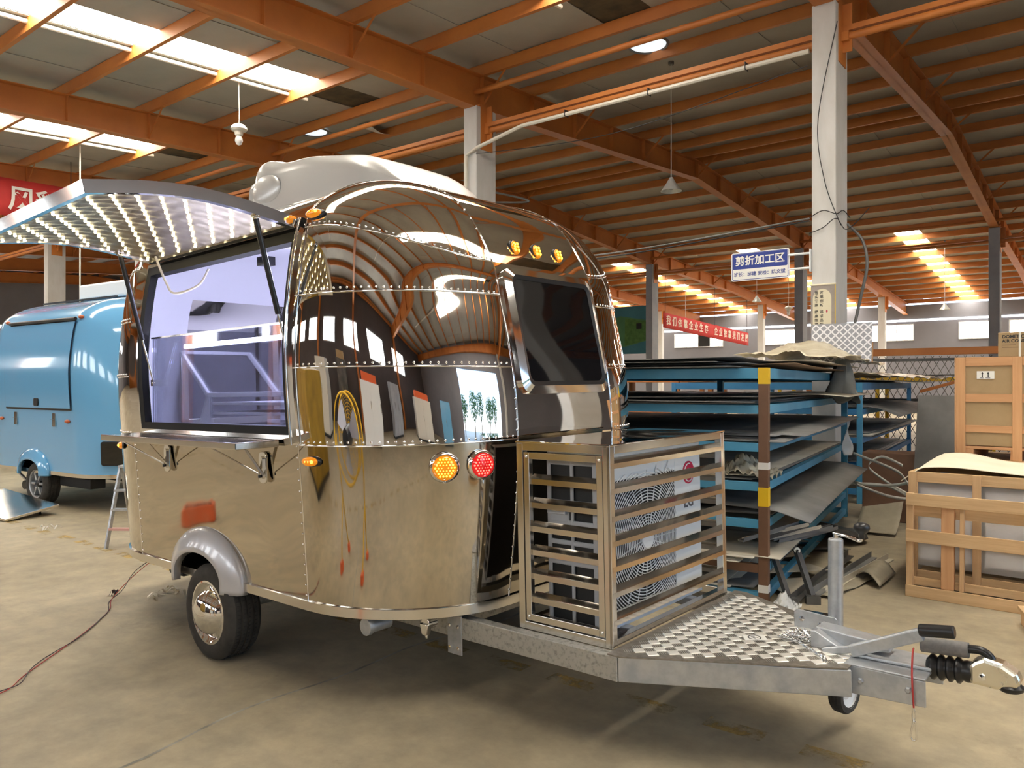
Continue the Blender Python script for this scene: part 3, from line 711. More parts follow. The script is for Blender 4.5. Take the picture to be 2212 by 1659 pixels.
# ---- fold-out counter with brackets
MB().box(-.97, .665, -1.43, -1.185, 1.262, 1.298).build('counter', 'stain', TR, bev=.004)
for x in (-.60, .50):
    b = empty('counter_bracket', (x, -1.172, 1.2), (0, 0, 0), TR)
    MB().prism(rrect(.075, .17, .03), (0, .0, -.055), (1,0,0), (0,0,1), (0,-1,0), .012).build('wall_plate', 'chrome', b, bev=.003)
    MB().prism(rrect(.03, .12, .014), (0, -.012, -.055), (1,0,0), (0,0,1), (0,-1,0), .01).build('slide', 'chrome', b)
    MB().bar((-.02, -.02, -.09), (-.20, -.20, .062), .014, .006).build('arm', 'stain', b); MB().bar((.02, -.02, -.09), (.16, -.20, .062), .014, .006).build('arm', 'stain', b)
    MB().lathe([(.009, 0), (.009, .01), (.0005, .013)], (0, -.025, -.10), (0,-1,0), 12).build('pivot', 'black', b)
# ---- lamps
def marker(p, yaw, pit=0., sc=1., L=.125):
    e = empty('marker_lamp', p, (pit, 0, yaw), TR)
    MB().sphere((0, .004, 0), 1, 18, 10, (L*.5*1.06, .012, .027)).build('lamp_base', 'black', e, smooth=60)
    MB().sphere((-.008, -.006, 0), 1, 18, 10, (L*.44, .024, .024)).build('lens', 'amber', e, smooth=60)
    for k in (-.018, .002, .022): MB().sphere((k, -.021, 0), .0095, 8, 6).build('led', 'amberglow', e, smooth=60)
    return e
marker(b_corner(.10, 1.95, 1, -1, -.008), R(8), R(-22)); marker(b_corner(.13, .765, 1, -1, -.008), R(8)); marker(b_corner(.28, .765, -1, -1, -.008), R(-18))
def a_at(pxlocal): return math.asin(max(-1, min(1, (pxlocal[0]-XS)/RXF)))
def round_lamp(a, t, lens, glow, r):
    p = b_corner(a, t, 1, -1); n = nrm(lambda u, v: b_corner(u, v, 1, -1), a, t).normalized()
    n = n if n.x > 0 else -n
    rot = n.to_track_quat('Z', 'Y').to_euler(); e = empty('round_lamp', p, rot, TR)
    MB().lathe([(r*1.28, .0), (r*1.30, .012), (r*1.2, .02), (r*1.06, .024), (r*1.0, .014)], n=40).build('bezel', 'chrome', e, smooth=50)
    MB().lathe([(r*1.02, .012), (r*.98, .022), (r*.6, .03), (.0005, .033)], n=36).build('lens', lens, e, smooth=60)
    k = MB()
    for ix in range(-4, 5):
        for iy in range(-4, 5):
            x, y = (ix+.5*(iy % 2))*r*.27, iy*r*.235
            if math.hypot(x, y) < r*.86: k.sphere((x, y, .028), r*.085, 8, 5)
    stuff(k.build('led_dots', glow, e, smooth=60))
    for i in range(3):
        g = 2*PI*i/3+.5; MB().lathe([(.007, .01), (.007, .022), (.0005, .026)], (math.cos(g)*r*1.2, math.sin(g)*r*1.2, 0), n=10).build('screw', 'chrome', e, smooth=50)
round_lamp(1.0, .725, 'amber', 'amberglow', .058); round_lamp(1.25, .725, 'red', 'redglow', .058)
for y in (-.19, 0, .20):
    t = t_of_z(2.315, _zf); p = b_end(y, t, 1, -.002); e = empty('clearance_lamp', p, (0, R(72), 0), TR)
    MB().prism(rrect(.078, .094, .038, 6), (0, 0, -.006), (0,1,0), (-1,0,0), (0,0,1), .010).build('bezel', 'black', e, bev=.003)
    MB().sphere((0, 0, .008), 1, 18, 10, (.041, .033, .011)).build('lens', 'amber', e, smooth=60)
    k = MB()
    for a in (-.013, .013):
        for b in (-.02, 0, .02): k.sphere((b, a, .0155), .0085, 8, 5)
    stuff(k.build('led_dots', 'amberglow', e, smooth=60))

# ---- front window: tinted pane in a raised rubber frame
def fr(y, z, off): 
    t = t_of_z(z, _zf); p = b_end(y, t, 1, -off); return p
zc, hw, hh = 1.845, .395, .335
ol = rrect(2*hw, 2*hh, .075, 6); il = rrect(2*hw-.085, 2*hh-.085, .05, 6); gl = rrect(2*hw-.13, 2*hh-.13, .04, 6)
def rim(la, lb, oa, ob, name, mat):
    mb = MB(); n = len(la)
    A = [fr(y, zc+z, oa) for y, z in la]; B = [fr(y, zc+z, ob) for y, z in lb]; A0 = [fr(y, zc+z, -.005) for y, z in la]; B0 = [fr(y, zc+z, .0) for y, z in lb]
    for i in range(n):
        k = (i+1) % n; mb._a([A0[i], A0[k], A[k], A[i], B[i], B[k], B0[i], B0[k]], [(0,1,2,3), (3,2,5,4), (4,5,7,6)])
    return mb.build(name, mat, TR, smooth=35)
rim(ol, il, .02, .035, 'front_window_surround', 'chrome'); rim(il, gl, .036, .030, 'front_window_seal', 'black')
mb = MB(); ring = [fr(y, zc+z, .028) for y, z in gl]; n = len(ring)
mb.grid(lambda y, z: fr(y, zc+z, .028), lin(-hw+.055, hw-.055, 10), lin(-hh+.055, hh-.055, 10)).build('front_window_pane', 'darkglass', TR, smooth=True)

# ---- rooftop air conditioner shroud
ac = empty('rooftop_air_conditioner', (.0, .0, 2.79), (0, 0, 0), TR)
AXK = [-.875, -.865, -.83, -.74, -.55, -.2, .1, .32, .44, .56, .66, .72]
_ah = spline(AXK, [.06, .20, .285, .345, .375, .335, .285, .245, .205, .125, .045, .0]); _aw = spline(AXK, [.40, .44, .455, .465, .47, .47, .47, .465, .455, .43, .39, .34])
def acsec(x):
    h, w_ = max(_ah(x), .004), _aw(x); r = min(.10, h*.48, w_*.5); P_ = [(-w_, -.09), (-w_, 0)]
    P_ += [(-w_*.985+r-r*math.cos(t)+.012, h-r+r*math.sin(t)) for t in lin(0, PI/2, 7)]
    P_ += [(y, h+.012*(1-(y/w_)**2)) for y in lin(-w_*.7, w_*.7, 5)]
    P_ += [(w_*.985-r+r*math.sin(t)-.012, h-r+r*math.cos(t)) for t in lin(0, PI/2, 7)]
    return P_+[(w_, 0), (w_, -.09)]
xa = sorted(set(AXK+lin(-.875, .72, 40))); secs = [acsec(x) for x in xa]; ns = len(secs[0])
mb = MB(); mb.grid(lambda i, k: Vector((xa[int(i)], secs[int(i)][int(k)][0], secs[int(i)][int(k)][1])), range(len(xa)), range(ns), True)
mb._a([Vector((xa[0], y, z)) for y, z in secs[0]], [tuple(range(ns))])
mb.build('shroud', 'silver', ac, smooth=55)
MB().grid(lambda u, v: Vector((-.60+(.19 if math.cos(u) > 0 else .15)*math.cos(u)*math.sin(v), -.455-.028*math.cos(v), .165+.105*math.sin(u)*math.sin(v))), lin(0, 2*PI, 30), lin(.02, PI/2, 8)).build('side_bulge', 'silver', ac, smooth=60)
M['slat'] = pm('slat_stainless', (.66, .62, .57), (.58, .54, .49), scale=2, rough=.09, rough2=.16, metal=1)
M['zinc'] = pm('bright_zinc', (.82, .78, .66), (.72, .68, .56), scale=8, rough=.22, rough2=.32, metal=1)
# ================================================================== drawbar, deck, coupling (parts of the trailer)
YC = -.035
def rail(sy):
    y0 = YC+sy*.60; y1 = YC+sy*.165; mb = MB()
    mb.box(.2, 2.38, y0-.03, y0+.03, .285, .392); return mb, y0, y1
for sy in (-1, 1):
    mb, y0, y1 = rail(sy); mb.build('chassis_rail', 'galv_dirty', TR, bev=.004)
    d = Vector((3.20-2.38, y1-y0, 0)); a = Vector((2.37, y0, .339)); MB().bar(a, a+d, .06, .107).build('drawbar_rail', 'galv', TR, bev=.004)
    MB().box(1.36, 1.46, y0+sy*.031-.004, y0+sy*.031+.004, .20, .40).build('gusset_plate', 'galv', TR, bev=.003)
    b = MB()
    for x in (1.38, 1.44):
        for z in (.235, .345): b.lathe([(.010, 0), (.010, .008), (.0005, .011)], (x, y0+sy*.035, z), (0, sy, 0), 10)
    stuff(b.build('gusset_bolts', 'chrome', TR))
for x in (-.6, .35, 1.3): MB().box(x, x+.05, -.63, .56, .30, .38).build('cross_member', 'galv_dirty', TR)
MB().box(1.45, 1.49, -.62, .55, .40, .52).build('front_cross_member', 'galv', TR, bev=.003)
# checker plate deck: plate polygon plus rows of raised lugs
P = [(2.335, YC-.635), (2.40, YC-.635), (3.19, YC-.195), (3.19, YC+.195), (2.40, YC+.635), (2.335, YC+.635)]
deck = MB().prism(P, (0, 0, .394), (1,0,0), (0,1,0), (0,0,1), .006).build('checker_plate', 'alu_plate', TR)
lugs, bars = MB(), MB(); step = .046; h2 = math.sqrt(.5)
for i in range(-14, 30):
    for j in range(-22, 24):
        p_, q_ = i*step, j*step; x, y = 2.36+(p_+q_)*h2, YC+(p_-q_)*h2
        if x < 2.362 or x > 3.15 or abs(y-YC) > .60-max(0, x-2.40)*.56-.02: continue
        def at(a, b, z): return (x+(a+b)*h2, y+(a-b)*h2, z)
        if (i+j) % 2 == 0:
            a = .0215; b = a+.002; lugs._a([at(-a,-a,.4028),at(a,-a,.4028),at(a,a,.4028),at(-a,a,.4028),at(-b,-b,.4),at(b,-b,.4),at(b,b,.4),at(-b,b,.4)], [(3,2,1,0),(4,5,1,0)[::-1],(5,6,2,1)[::-1],(6,7,3,2)[::-1],(7,4,0,3)[::-1]])
        else:
            for q in (-.018, -.009, 0, .009, .018): bars.bar(at(q, -.019, .4008), at(q, .019, .4008), .0038, .0026)
stuff(lugs.build('raised_lugs', 'alu_lug', deck)); stuff(bars.build('raised_bars', 'alu_bar', deck))
MB().prism(rrect(.10, .075, .004), (2.75, YC-.07, .4035), (.8,.6,0), (-.6,.8,0), (0,0,1), .0006).build('sticker', 'signwhite', deck)
MB().lathe([(.030, 0), (.030, .0006), (.025, .0006), (.025, 0)], (2.75, YC-.07, .4042), n=24).build('sticker_ring', 'ink', deck)
tm = text_mesh('R', .04, .0003); obj('sticker_mark', tm, 'ink', deck, loc=(2.75, YC-.07, .4045), rot=(0, 0, R(70)))
# coupling head housing: folded steel nose box
nose = MB()
for sy in (-1, 1):
    y = YC+sy*.145
    nose.prism([(3.16, .285), (3.46, .295), (3.46, .395), (3.16, .40)], (0, y-.004, 0), (1,0,0), (0,0,1), (0,1,0), .008)
nose.prism([(3.16, YC-.149), (3.46, YC-.149), (3.46, YC+.149), (3.16, YC+.149)], (0, 0, .396), (1,0,0), (0,1,0), (0,0,1), .008)
nose.build('nose_box', 'galv', TR, bev=.003)
b = MB()
for x, z in ((3.225, .345), (3.40, .35)): b.lathe([(.013, 0), (.013, .008), (.008, .012), (.0005, .012)], (x, YC-.149, z), (0,-1,0), 6)
stuff(b.build('nose_bolts', 'galv', TR))
MB().prism([(0,0), (.29,-.03), (.29,-.045), (0,-.05)], (3.17, YC-.01, .404), (1,0,0), (0,1,0), (0,0,1), .014).build('nose_rib', 'galv', TR, bev=.005)
MB().prism([(0, 0), (.30, .02), (.30, .05), (.0, .075)], (2.99, YC+.02, .402), (1,0,0), (0,0,1), (0,1,0), .10).build('brake_housing', 'galv', TR, bev=.005)
MB().prism([(0, 0), (.16, 0), (.02, .072), (0, .07)], (2.985, YC-.03, .40), (1,0,0), (0,0,1), (0,1,0), .10).build('brake_cheek', 'galv', TR, bev=.004)
# handbrake lever with black grip
hb = empty('handbrake', (0, 0, 0), (0, 0, 0), TR)
MB().bar((3.045, YC-.055, .40), (3.17, YC-.055, .435), .022, .03).bar((3.16, YC-.055, .425), (3.43, YC-.055, .548), .034, .05, (0,0,1)).build('lever', 'galv', hb, bev=.006)
MB().cyl((3.42, YC-.055, .562), (3.545, YC-.055, .577), .025, 16).build('grip', 'black', hb, smooth=50, bev=.006)
# rubber bellows, shaft, coupling head, locking handle
bel = [(.030, -.005)]
for k in range(4): bel += [(.050, .012+.03*k), (.050, .020+.03*k), (.038, .030+.03*k), (.038, .034+.03*k)]
bel += [(.042, .135), (.040, .15)]
MB().lathe(bel, (3.44, YC, .41), (1, 0, .06), 24).build('bellows', 'black', TR, smooth=50)
MB().prism([(0, -.04), (.09, -.045), (.155, -.028), (.17, -.005), (.155, .028), (.11, .055), (.05, .066), (.02, .05), (.0, .03)], (3.585, YC-.04, .425), (1,0,0), (0,0,1), (0,1,0), .08).build('coupling_head', 'zinc', TR, bev=.014)
MB().lathe([(.012, 0), (.012, .008), (.0005, .01)], (3.63, YC-.04, .42), (0,-1,0), 8).build('coupling_bolt', 'chrome', TR)
MB().cyl((3.54, YC, .42), (3.62, YC, .425), .033, 16).build('draw_tube', 'galv', TR, smooth=50)
MB().lathe([(.033, 0), (.044, .008), (.046, .02), (.036, .03), (.03, .034)], (3.715, YC, .375), (0,0,1), 20).build('rubber_skirt', 'black', TR, smooth=50)
MB().cyl((3.415, YC, .492), (3.58, YC, .500), .030, 16).build('foam_grip', 'foam', TR, smooth=50)
MB().tube(catmull([(3.575, YC, .505), (3.62, YC, .508), (3.65, YC, .49), (3.662, YC, .455)], 6), .016, 10).build('coupling_handle', 'black', TR, smooth=60)
# safety chain heap with its eye plate
MB().prism(rrect(.105, .075, .012), (3.105, YC-.20, .345), (.88, .475, 0), (0,0,1), (.475,-.88,0), .006).build('chain_plate', 'stain', TR, bev=.002)
ch = MB()
def link(c, ax, ay):
    c, ax, ay = Vector(c), Vector(ax).normalized(), Vector(ay).normalized(); pts = []
    for k in range(16):
        t = 2*PI*k/16; pts.append(c+ax*(.012*math.cos(t)+(.006 if math.cos(t) > 0 else -.006))+ay*.008*math.sin(t))
    ch.tube(pts, .0028, 6, closed=True)
cpath = catmull([(3.105, YC-.205, .36), (3.09, YC-.17, .408), (3.03, YC-.12, .412), (2.96, YC-.06, .414), (2.90, YC-.02, .413), (2.84, YC+.0, .412), (2.88, YC+.03, .418), (2.94, YC+.02, .425), (2.97, YC+.045, .418), (2.90, YC+.06, .415), (2.86, YC+.04, .425), (2.93, YC-.01, .432), (2.98, YC+.01, .43), (2.99, YC+.05, .422)], 8)
acc = 0; last = cpath[0]; k = 0
for p0, p1 in zip(cpath, cpath[1:]):
    acc += (p1-p0).length
    if acc > .022:
        acc = 0; d = (p1-p0); up = Vector((random.uniform(-.3,.3), random.uniform(-.3,.3), 1)) if k % 2 else d.cross(Vector((0,0,1))); link(p1, d, d.cross(up) if k % 2 else up); k += 1
for _ in range(34): link((2.91+random.uniform(-.065,.07), YC+.025+random.uniform(-.035,.035), .41+random.uniform(0,.022)), (random.uniform(-1,1), random.uniform(-1,1), random.uniform(-.3,.3)), (random.uniform(-1,1), random.uniform(-1,1), random.uniform(-.8,.8)))
stuff(ch.build('safety_chain', 'chrome', TR, smooth=60))
MB().tube([Vector((3.108, YC-.212, .352))+Vector((.5*.0, 0, 0))+Vector((.014*math.cos(t)*.88, .014*math.cos(t)*.475, .024*math.sin(t))) for t in lin(0, 2*PI, 17)[:-1]], .005, 8, closed=True).build('chain_shackle', 'galv', TR, smooth=60)
# red breakaway cable with snap hook
MB().tube(catmull([(3.40, YC-.06, .487), (3.405, YC-.10, .47), (3.415, YC-.155, .40), (3.42, YC-.16, .29)], 8), .0035, 8).build('breakaway_cable', 'red_wire', TR, smooth=60)
MB().tube(catmull([(3.42, YC-.16, .29), (3.414, YC-.16, .26), (3.42, YC-.16, .235), (3.426, YC-.16, .26), (3.42, YC-.16, .29)], 6), .0025, 6).build('cable_loop', 'chrome', TR, smooth=60)
MB().tube(catmull([(3.42, YC-.16, .238), (3.411, YC-.16, .205), (3.407, YC-.16, .175), (3.418, YC-.16, .163), (3.428, YC-.16, .178), (3.425, YC-.16, .238)], 6), .0035, 8).build('snap_hook', 'chrome', TR, smooth=60)
# jockey wheel on its clamp
jw = empty('jockey_wheel', (2.985, YC+.27, 0), (0, R(1.2), 0), TR)
MB().cyl((0, 0, .17), (0, 0, .815), .033, 24).lathe([(.033, .815), (.030, .822), (.0005, .824)], n=24).build('tube', 'galv', jw, smooth=50, bev=.002)
MB().tube([(0, 0, .82), (0, 0, .845)], .012, 12).build('crank_pivot', 'chrome', jw, smooth=50)
MB().tube(catmull([(-.01, 0, .845), (.06, -.02, .842), (.115, -.035, .832), (.125, -.038, .85)], 6), .007, 10).build('crank_arm', 'chrome', jw, smooth=60)
MB().lathe([(.012, 0), (.014, .02), (.03, .035), (.035, .048), (.032, .062), (.018, .07), (.0005, .072)], (.125, -.038, .845), n=20).build('crank_knob', 'black', jw, smooth=50)
MB().box(-.02, .02, -.02, .02, .10, .2).build('fork_stem', 'galv', jw)
wl_ = empty('castor', (.02, .06, .095), (0, 0, R(-12)), jw)
MB().lathe([(.06, -.03), (.085, -.032), (.093, -.022), (.093, -.010), (.089, -.008), (.093, -.005), (.093, .005), (.089, .008), (.093, .010), (.093, .022), (.085, .032), (.06, .03)], axis=(1,0,0), n=32).build('castor_tyre', 'rubber', wl_, smooth=40)
# castor rim and fork stay with the wheel group at the same level
MB().lathe([(.066, .031), (.062, .022), (.03, .012), (.018, .022), (.0005, .024)], (.02, .06, .095), (math.cos(R(-12)), math.sin(R(-12)), 0), 28).build('castor_rim', 'white', jw, smooth=45)
MB().bar((.0, .0, .18), (.005, .055, .10), .09, .012, (1,0,0)).build('fork', 'galv', jw)
MB().prism([(-.175, -.08), (.03, -.035), (.04, -.02), (.04, .055), (.03, .062), (-.16, .075), (-.178, .06)], (2.985, YC+.205, .41), (.9, -.0, 0), (0,0,1), (0,1,0), .008).build('jockey_clamp', 'galv', TR, bev=.003)
MB().box(2.85, 3.0, YC+.21, YC+.27, .462, .47).build('jockey_clamp_top', 'chrome', TR, bev=.003)
b = MB()
for x, z in ((2.865, .445), (2.95, .43)): b.lathe([(.013, 0), (.013, .008), (.0005, .012)], (x, YC+.204, z), (0,-1,0), 6)
stuff(b.build('clamp_bolts', 'chrome', TR))
# plumbing stubs under the floor
MB().cyl((1.17, -1.03, .385), (1.17, -.9, .385), .036, 18).cyl((1.17, -1.045, .385), (1.17, -1.02, .385), .042, 18).build('drain_pipe', 'galv', TR, smooth=40)
MB().cyl((1.40, -.86, .40), (1.40, -.80, .40), .03, 14).prism([(-.03, 0), (.03, 0), (.015, -.055), (-.015, -.055)], (1.40, -.87, .40), (1,0,0), (0,0,1), (0,1,0), .03).cyl((1.40, -.85, .35), (1.40, -.85, .325), .008, 8).build('drain_tap', 'chrome', TR, smooth=40, bev=.004)
MB().box(-1.0, -.8, -1.0, -.85, .33, .46).build('corner_jack', 'blackmatte', TR, bev=.02)
# ================================================================== slatted cage over the outdoor unit
CG = empty('louvred_cage', TO, TB)
tag(CG, 'polished stainless steel louvred cage standing on the trailer drawbar', 'cage')
cx0, cx1, cy0, cy1, cz0, cz1 = 1.788, 2.322, YC-.567, YC+.565, .392, 1.288; w = .038
def bx(*a, name='frame_bar', mat='stain', par=None): return MB().box(*a).build(name, mat, par or CG, bev=.002)
for x in (cx0, cx1-w):
    for y in (cy0, cy1-w): bx(x, x+w, y, y+w, cz0, cz1-.01)
for z in (cz0, cz1-w-.004):
    for y in (cy0, cy1-w): bx(cx0+w, cx1-w, y, y+w, z, z+w)
    for x in (cx0, cx1-w): bx(x, x+w, cy0+w, cy1-w, z, z+w)
bx(cx0-.004, cx1+.004, cy0-.004, cy1+.004, cz1-.006, cz1+.002, name='top_plate', mat='mirror')
# louvred side door (near side) and matching far side
def louvres(y, sy, n, door):
    g = .012
    if door:
        D = empty('side_door', (0, 0, 0), (0, 0, 0), CG); x0, x1, z0, z1 = cx0+.045, cx1-.04, cz0+.045, cz1-.05; fw_ = .032
        for a in ((x0, x0+fw_, z0, z1), (x1-fw_, x1, z0, z1), (x0+fw_, x1-fw_, z0, z0+fw_), (x0+fw_, x1-fw_, z1-fw_, z1)): bx(a[0], a[1], y-.012, y+.016, a[2], a[3], par=D)
        k = MB()
        for x in (x0+.016, x1-.016):
            for z in (z0+.02, z1-.02): k.lathe([(.008, 0), (.006, .006), (.0005, .008)], (x, y-.012, z), (0,-1,0), 12)
        stuff(k.build('door_screws', 'chrome', D, smooth=60))
    else: D = CG; x0, x1, z0, z1, fw_ = cx0, cx1, cz0, cz1, .04
    for i in range(n):
        z = z0+fw_+(z1-z0-2*fw_)*(i+.75)/(n+.55)
        s = MB().prism([(-.024, .014), (.004, -.006), (.004, -.030), (.0065, -.030), (.0065, -.004), (-.0225, .0165)][::1], (x0+fw_, y+.004, z), (0, -1, 0), (0,0,1), (1,0,0), x1-x0-2*fw_)
        s.build('louvre', 'slat', D)
louvres(cy0+.012, -1, 6, True)
for i in range(6):
    z = cz0+.05+.8*(i+.7)/6.3; MB().prism([(.024, .014), (-.004, -.006), (-.004, -.030), (-.0065, -.03), (-.0065, -.004), (.0225, .0165)], (cx0+w, cy1-.016, z), (0,-1,0), (0,0,1), (1,0,0), cx1-cx0-2*w).build('louvre', 'slat', CG)
# seven louvres across the front
for zl in (1.205, 1.093, .972, .862, .750, .637, .515):
    MB().prism([(-.030, .016), (.0, -.004), (.0, -.024), (.0025, -.024), (.0025, -.001), (-.028, .019)], (cx1-.002, cy0+.012, zl), (1,0,0), (0,0,1), (0,1,0), cy1-cy0-.024).build('louvre', 'slat', CG)
bx(cx1-.016, cx1+.001, cy0, cy0+.012, cz0, cz1, name='edge_strip'); bx(cx1-.016, cx1+.001, cy1-.012, cy1, cz0, cz1, name='edge_strip')
# ================================================================== outdoor air conditioning unit in the cage
AU = empty('outdoor_unit', TO, TB)
tag(AU, 'white air conditioner outdoor unit with round fan grille inside the louvred cage', 'air conditioner')
ax0, ax1, ay0, ay1, az0, az1 = 1.885, 2.235, YC-.455, YC+.445, .425, 1.245
MB().box(ax0+.01, ax1-.004, ay0+.012, ay1, az0, az1-.02).build('casing_core', 'finblack', AU)
MB().box(ax0, ax1, ay0, ay1, az1-.03, az1).build('top_cover', 'white_steel', AU, bev=.006)
MB().box(ax1-.006, ax1, ay0+.62, ay1, az0, az1-.03).build('front_panel', 'white_steel', AU, bev=.003)
MB().box(ax1-.006, ax1, ay0, ay0+.62, az0, az0+.085).box(ax1-.006, ax1, ay0, ay0+.62, az1-.14, az1-.03).box(ax1-.006, ax1, ay0, ay0+.03, az0+.085, az1-.14).build('front_surround', 'white_steel', AU, bev=.002)
MB().box(ax0, ax1, ay1-.006, ay1, az0, az1-.03).build('side_panel', 'white_steel', AU)
for y in (ay0+.08, ay1-.2): MB().box(ax0-.02, ax1+.04, y, y+.06, .393, az0+.005).build('foot', 'acgrey', AU, bev=.004)
# fan grille: concentric rings and spokes on both fans
gy, gz = ay0+.325, (az0+az1)/2-.03
g = MB(); W2, H2 = .295, .325
for r in [.055+.0145*i for i in range(27)]:
    pts = []
    for k in range(73):
        t = 2*PI*k/72; y, z = r*math.cos(t), r*math.sin(t)
        if abs(y) <= W2 and abs(z) <= H2: pts.append((ax1+.012-.010*(r/.44)**2, gy+y, gz+z))
        else:
            if len(pts) > 1: g.tube(pts, .0028, 4, caps=False)
            pts = []
    if len(pts) > 1: g.tube(pts, .0028, 4, caps=False)
stuff(g.build('fan_grille', 'white', AU, smooth=70))
sp = MB()
for k in range(24):
    t = 2*PI*k/24+.1; rmax = min(W2/max(abs(math.cos(t)), 1e-3), H2/max(abs(math.sin(t)), 1e-3)); sp.tube([(ax1+.012, gy+.05*math.cos(t), gz+.05*math.sin(t)), (ax1+.004, gy+rmax*math.cos(t+.12), gz+rmax*math.sin(t+.12))], .0028, 4)
stuff(sp.build('grille_spokes', 'white', AU))
MB().lathe([(.052, .004), (.05, .014), (.0005, .018)], (ax1, gy, gz), (1,0,0), 24).build('grille_hub', 'white', AU, smooth=40)
for k in range(3):
    t = 2*PI*k/3; MB().grid(lambda r, s: Vector((ax1-.05+.05*s, gy+r*math.cos(t+s*1.2), gz+r*math.sin(t+s*1.2))), lin(.06, .27, 6), lin(0, .8, 5)).build('fan_blade', 'acgrey', AU, smooth=60)
# side grid (near side): frame with rounded openings
sx, sy_, sz = ax0, ay0, az0
sg = MB(); cw, chh = (ax1-ax0-.10)/2, (az1-az0-.06)/8
sg.box(ax0, ax0+.022, ay0-.004, ay0+.01, az0, az1-.03).box(ax1-.085, ax1, ay0-.004, ay0+.01, az0, az1-.03).box(ax0+.022+cw-.009, ax0+.022+cw+.009, ay0-.004, ay0+.01, az0, az1-.03)
for i in range(9): z = az0+chh*i; sg.box(ax0, ax1-.07, ay0-.003, ay0+.01, z-.012, z+.012)
sg.build('side_grid', 'acgrey', AU, bev=.006)
MB().prism([(-.05, .03), (.05, .03), (.055, -.005), (-.055, -.005)], (ax0+.075, ay0-.004, az0+chh*5.5), (1,0,0), (0,0,1), (0,-1,0), .03).box(ax0+.02, ax0+.13, ay0-.004, ay0+.01, az0+chh*5, az0+chh*6).build('side_handle', 'acgrey', AU, bev=.006)
# logo roundel and lettering
ly, lz = ay1-.135, az1-.165
lg = MB().lathe([(.0005, .004), (.060, .004), (.060, 0)], (ax1, ly, lz), (1,0,0), 32).build('logo_disc', 'lgred', AU)
MB().tube([(ax1+.0045, ly+.047*math.cos(t), lz+.047*math.sin(t)) for t in lin(R(75), R(360), 30)], .0035, 6).box(ax1+.002, ax1+.006, ly+.012, ly+.05, lz-.003, lz+.003).box(ax1+.002, ax1+.006, ly-.004, ly+.003, lz-.018, lz+.024).box(ax1+.002, ax1+.006, ly-.004, ly+.016, lz-.018, lz-.012).build('logo_mark', 'white', AU)
obj('logo_letters', text_mesh('LG', .085, .001, .002), 'lgtext', AU, loc=(ax1+.001, ly, lz-.155), rot=(R(90), 0, R(90)))
# copper lines / cable bundle at the base
mb = MB()
for k in range(4): mb.tube(catmull([(2.27, cy0+.05+.02*k, .41), (2.285, cy0+.10, .425+.008*k), (2.275, cy0+.17+.01*k, .42), (2.25, cy0+.22, .41)], 6), .008, 6)
mb.build('cable_bundle', 'cable', AU, smooth=60)
# ================================================================== blue and teal trailers behind
def plain_trailer(name, loc, yaw, mat, label):
    T = empty(name, loc, (0, 0, R(yaw))); tag(T, label, 'food trailer')
    body_shell(T, mat, mat, mat, opening=False, rivets=False)
    fender(T, -1, mat); fender(T, 1, mat); wheel(T, -.11, -1.06, .285, -1, 'spoke'); wheel(T, -.11, 1.06, .285, 1, 'spoke')
    # closed serving hatch: raised panel with dark reveal, latch, hinge cap
    x0, x1, t0, t1 = -.86, .83, t_of_z(1.29), t_of_z(2.38)
    H = MB().grid(lambda x, t: b_side(x, t, -1, -.018), lin(x0, x1, 8), lin(t0, t1, 24), False).build('hatch', mat, T, smooth=True)
    rv = MB()
    for a, b in ((x0-.02, x0), (x1, x1+.02)): rv.grid(lambda x, t: b_side(x, t, -1, -.010), [a, b], lin(t0-.02, t1, 20))
    rv.grid(lambda x, t: b_side(x, t, -1, -.010), lin(x0, x1, 4), [t0-.025, t0]); rv.grid(lambda x, t: b_side(x, t, -1, -.016), lin(x0-.02, x1+.02, 4), lin(t1, t1+.045, 4))
    rv.build('hatch_trim', 'black', T, smooth=60)
    MB().tube([b_side(x, t1+.03, -1, -.03) for x in lin(x0-.02, x1+.02, 3)], .022, 8).build('hinge_cap', 'black', T, smooth=60)
    p = b_side(.0, t0+.07, -1, -.02); MB().prism(rrect(.11, .10, .02), p, (1,0,0), (0,0,1), (0,-1,0), .014).build('latch', 'black', T, bev=.003)
    for x in (-.62, .40): MB().prism(rrect(.07, .17, .008), b_side(x, .71, -1, -.002), (1,0,0), (0,0,1), (0,-1,0), .012).box(x-.03, x+.03, -1.2, -1.19, 1.148, 1.152).build('bracket_plate', 'stain', T)
    def mk(p): MB().sphere(p, 1, 14, 8, (.055, .026, .024)).build('marker_lamp', 'amber_dull', T, smooth=60)
    for x, t in ((-1.0, 1.93), (.95, 1.93)): mk(b_side(min(max(x, XR), XS), t, -1, -.015) if x < .8 else b_corner(.15, t, 1, -1, -.015))
    for x in (-1.02, .74): mk(b_side(x, .70, -1, -.015))
    MB().cyl((-.11, -1, .285), (-.11, 1, .285), .035, 10).build('axle', 'blackmatte', T); MB().box(-1.2, 1.2, -.45, -.37, .30, .42).box(-1.2, 1.2, .37, .45, .30, .42).build('chassis', 'blackmatte', T)
    MB().box(.2, .95, -1.0, -.80, .27, .40).build('storage_box', 'blackmatte', T, bev=.01)
    MB().bar((-.98, -1.02, .42), (-.5, -1.05, .26), .03, .02).build('prop_arm', 'galv', T); MB().cyl((-.5, -1.12, .24), (-.5, -.98, .24), .06, 14).build('prop_foot', 'black', T, smooth=50)
    return T
M['amber_dull'] = pm('amber_dull', (.48, .09, .015), rough=.3, coat=.4)
BT = plain_trailer('food_trailer', (-11.16, 5.28, 0), 4.5, 'bluepaint', 'sky-blue glossy bubble food trailer behind the polished trailer with hatch closed')
MB().box(-.6, .6, -.35, .35, 2.80, 3.02).build('rooftop_air_conditioner', 'white', BT, bev=.03)
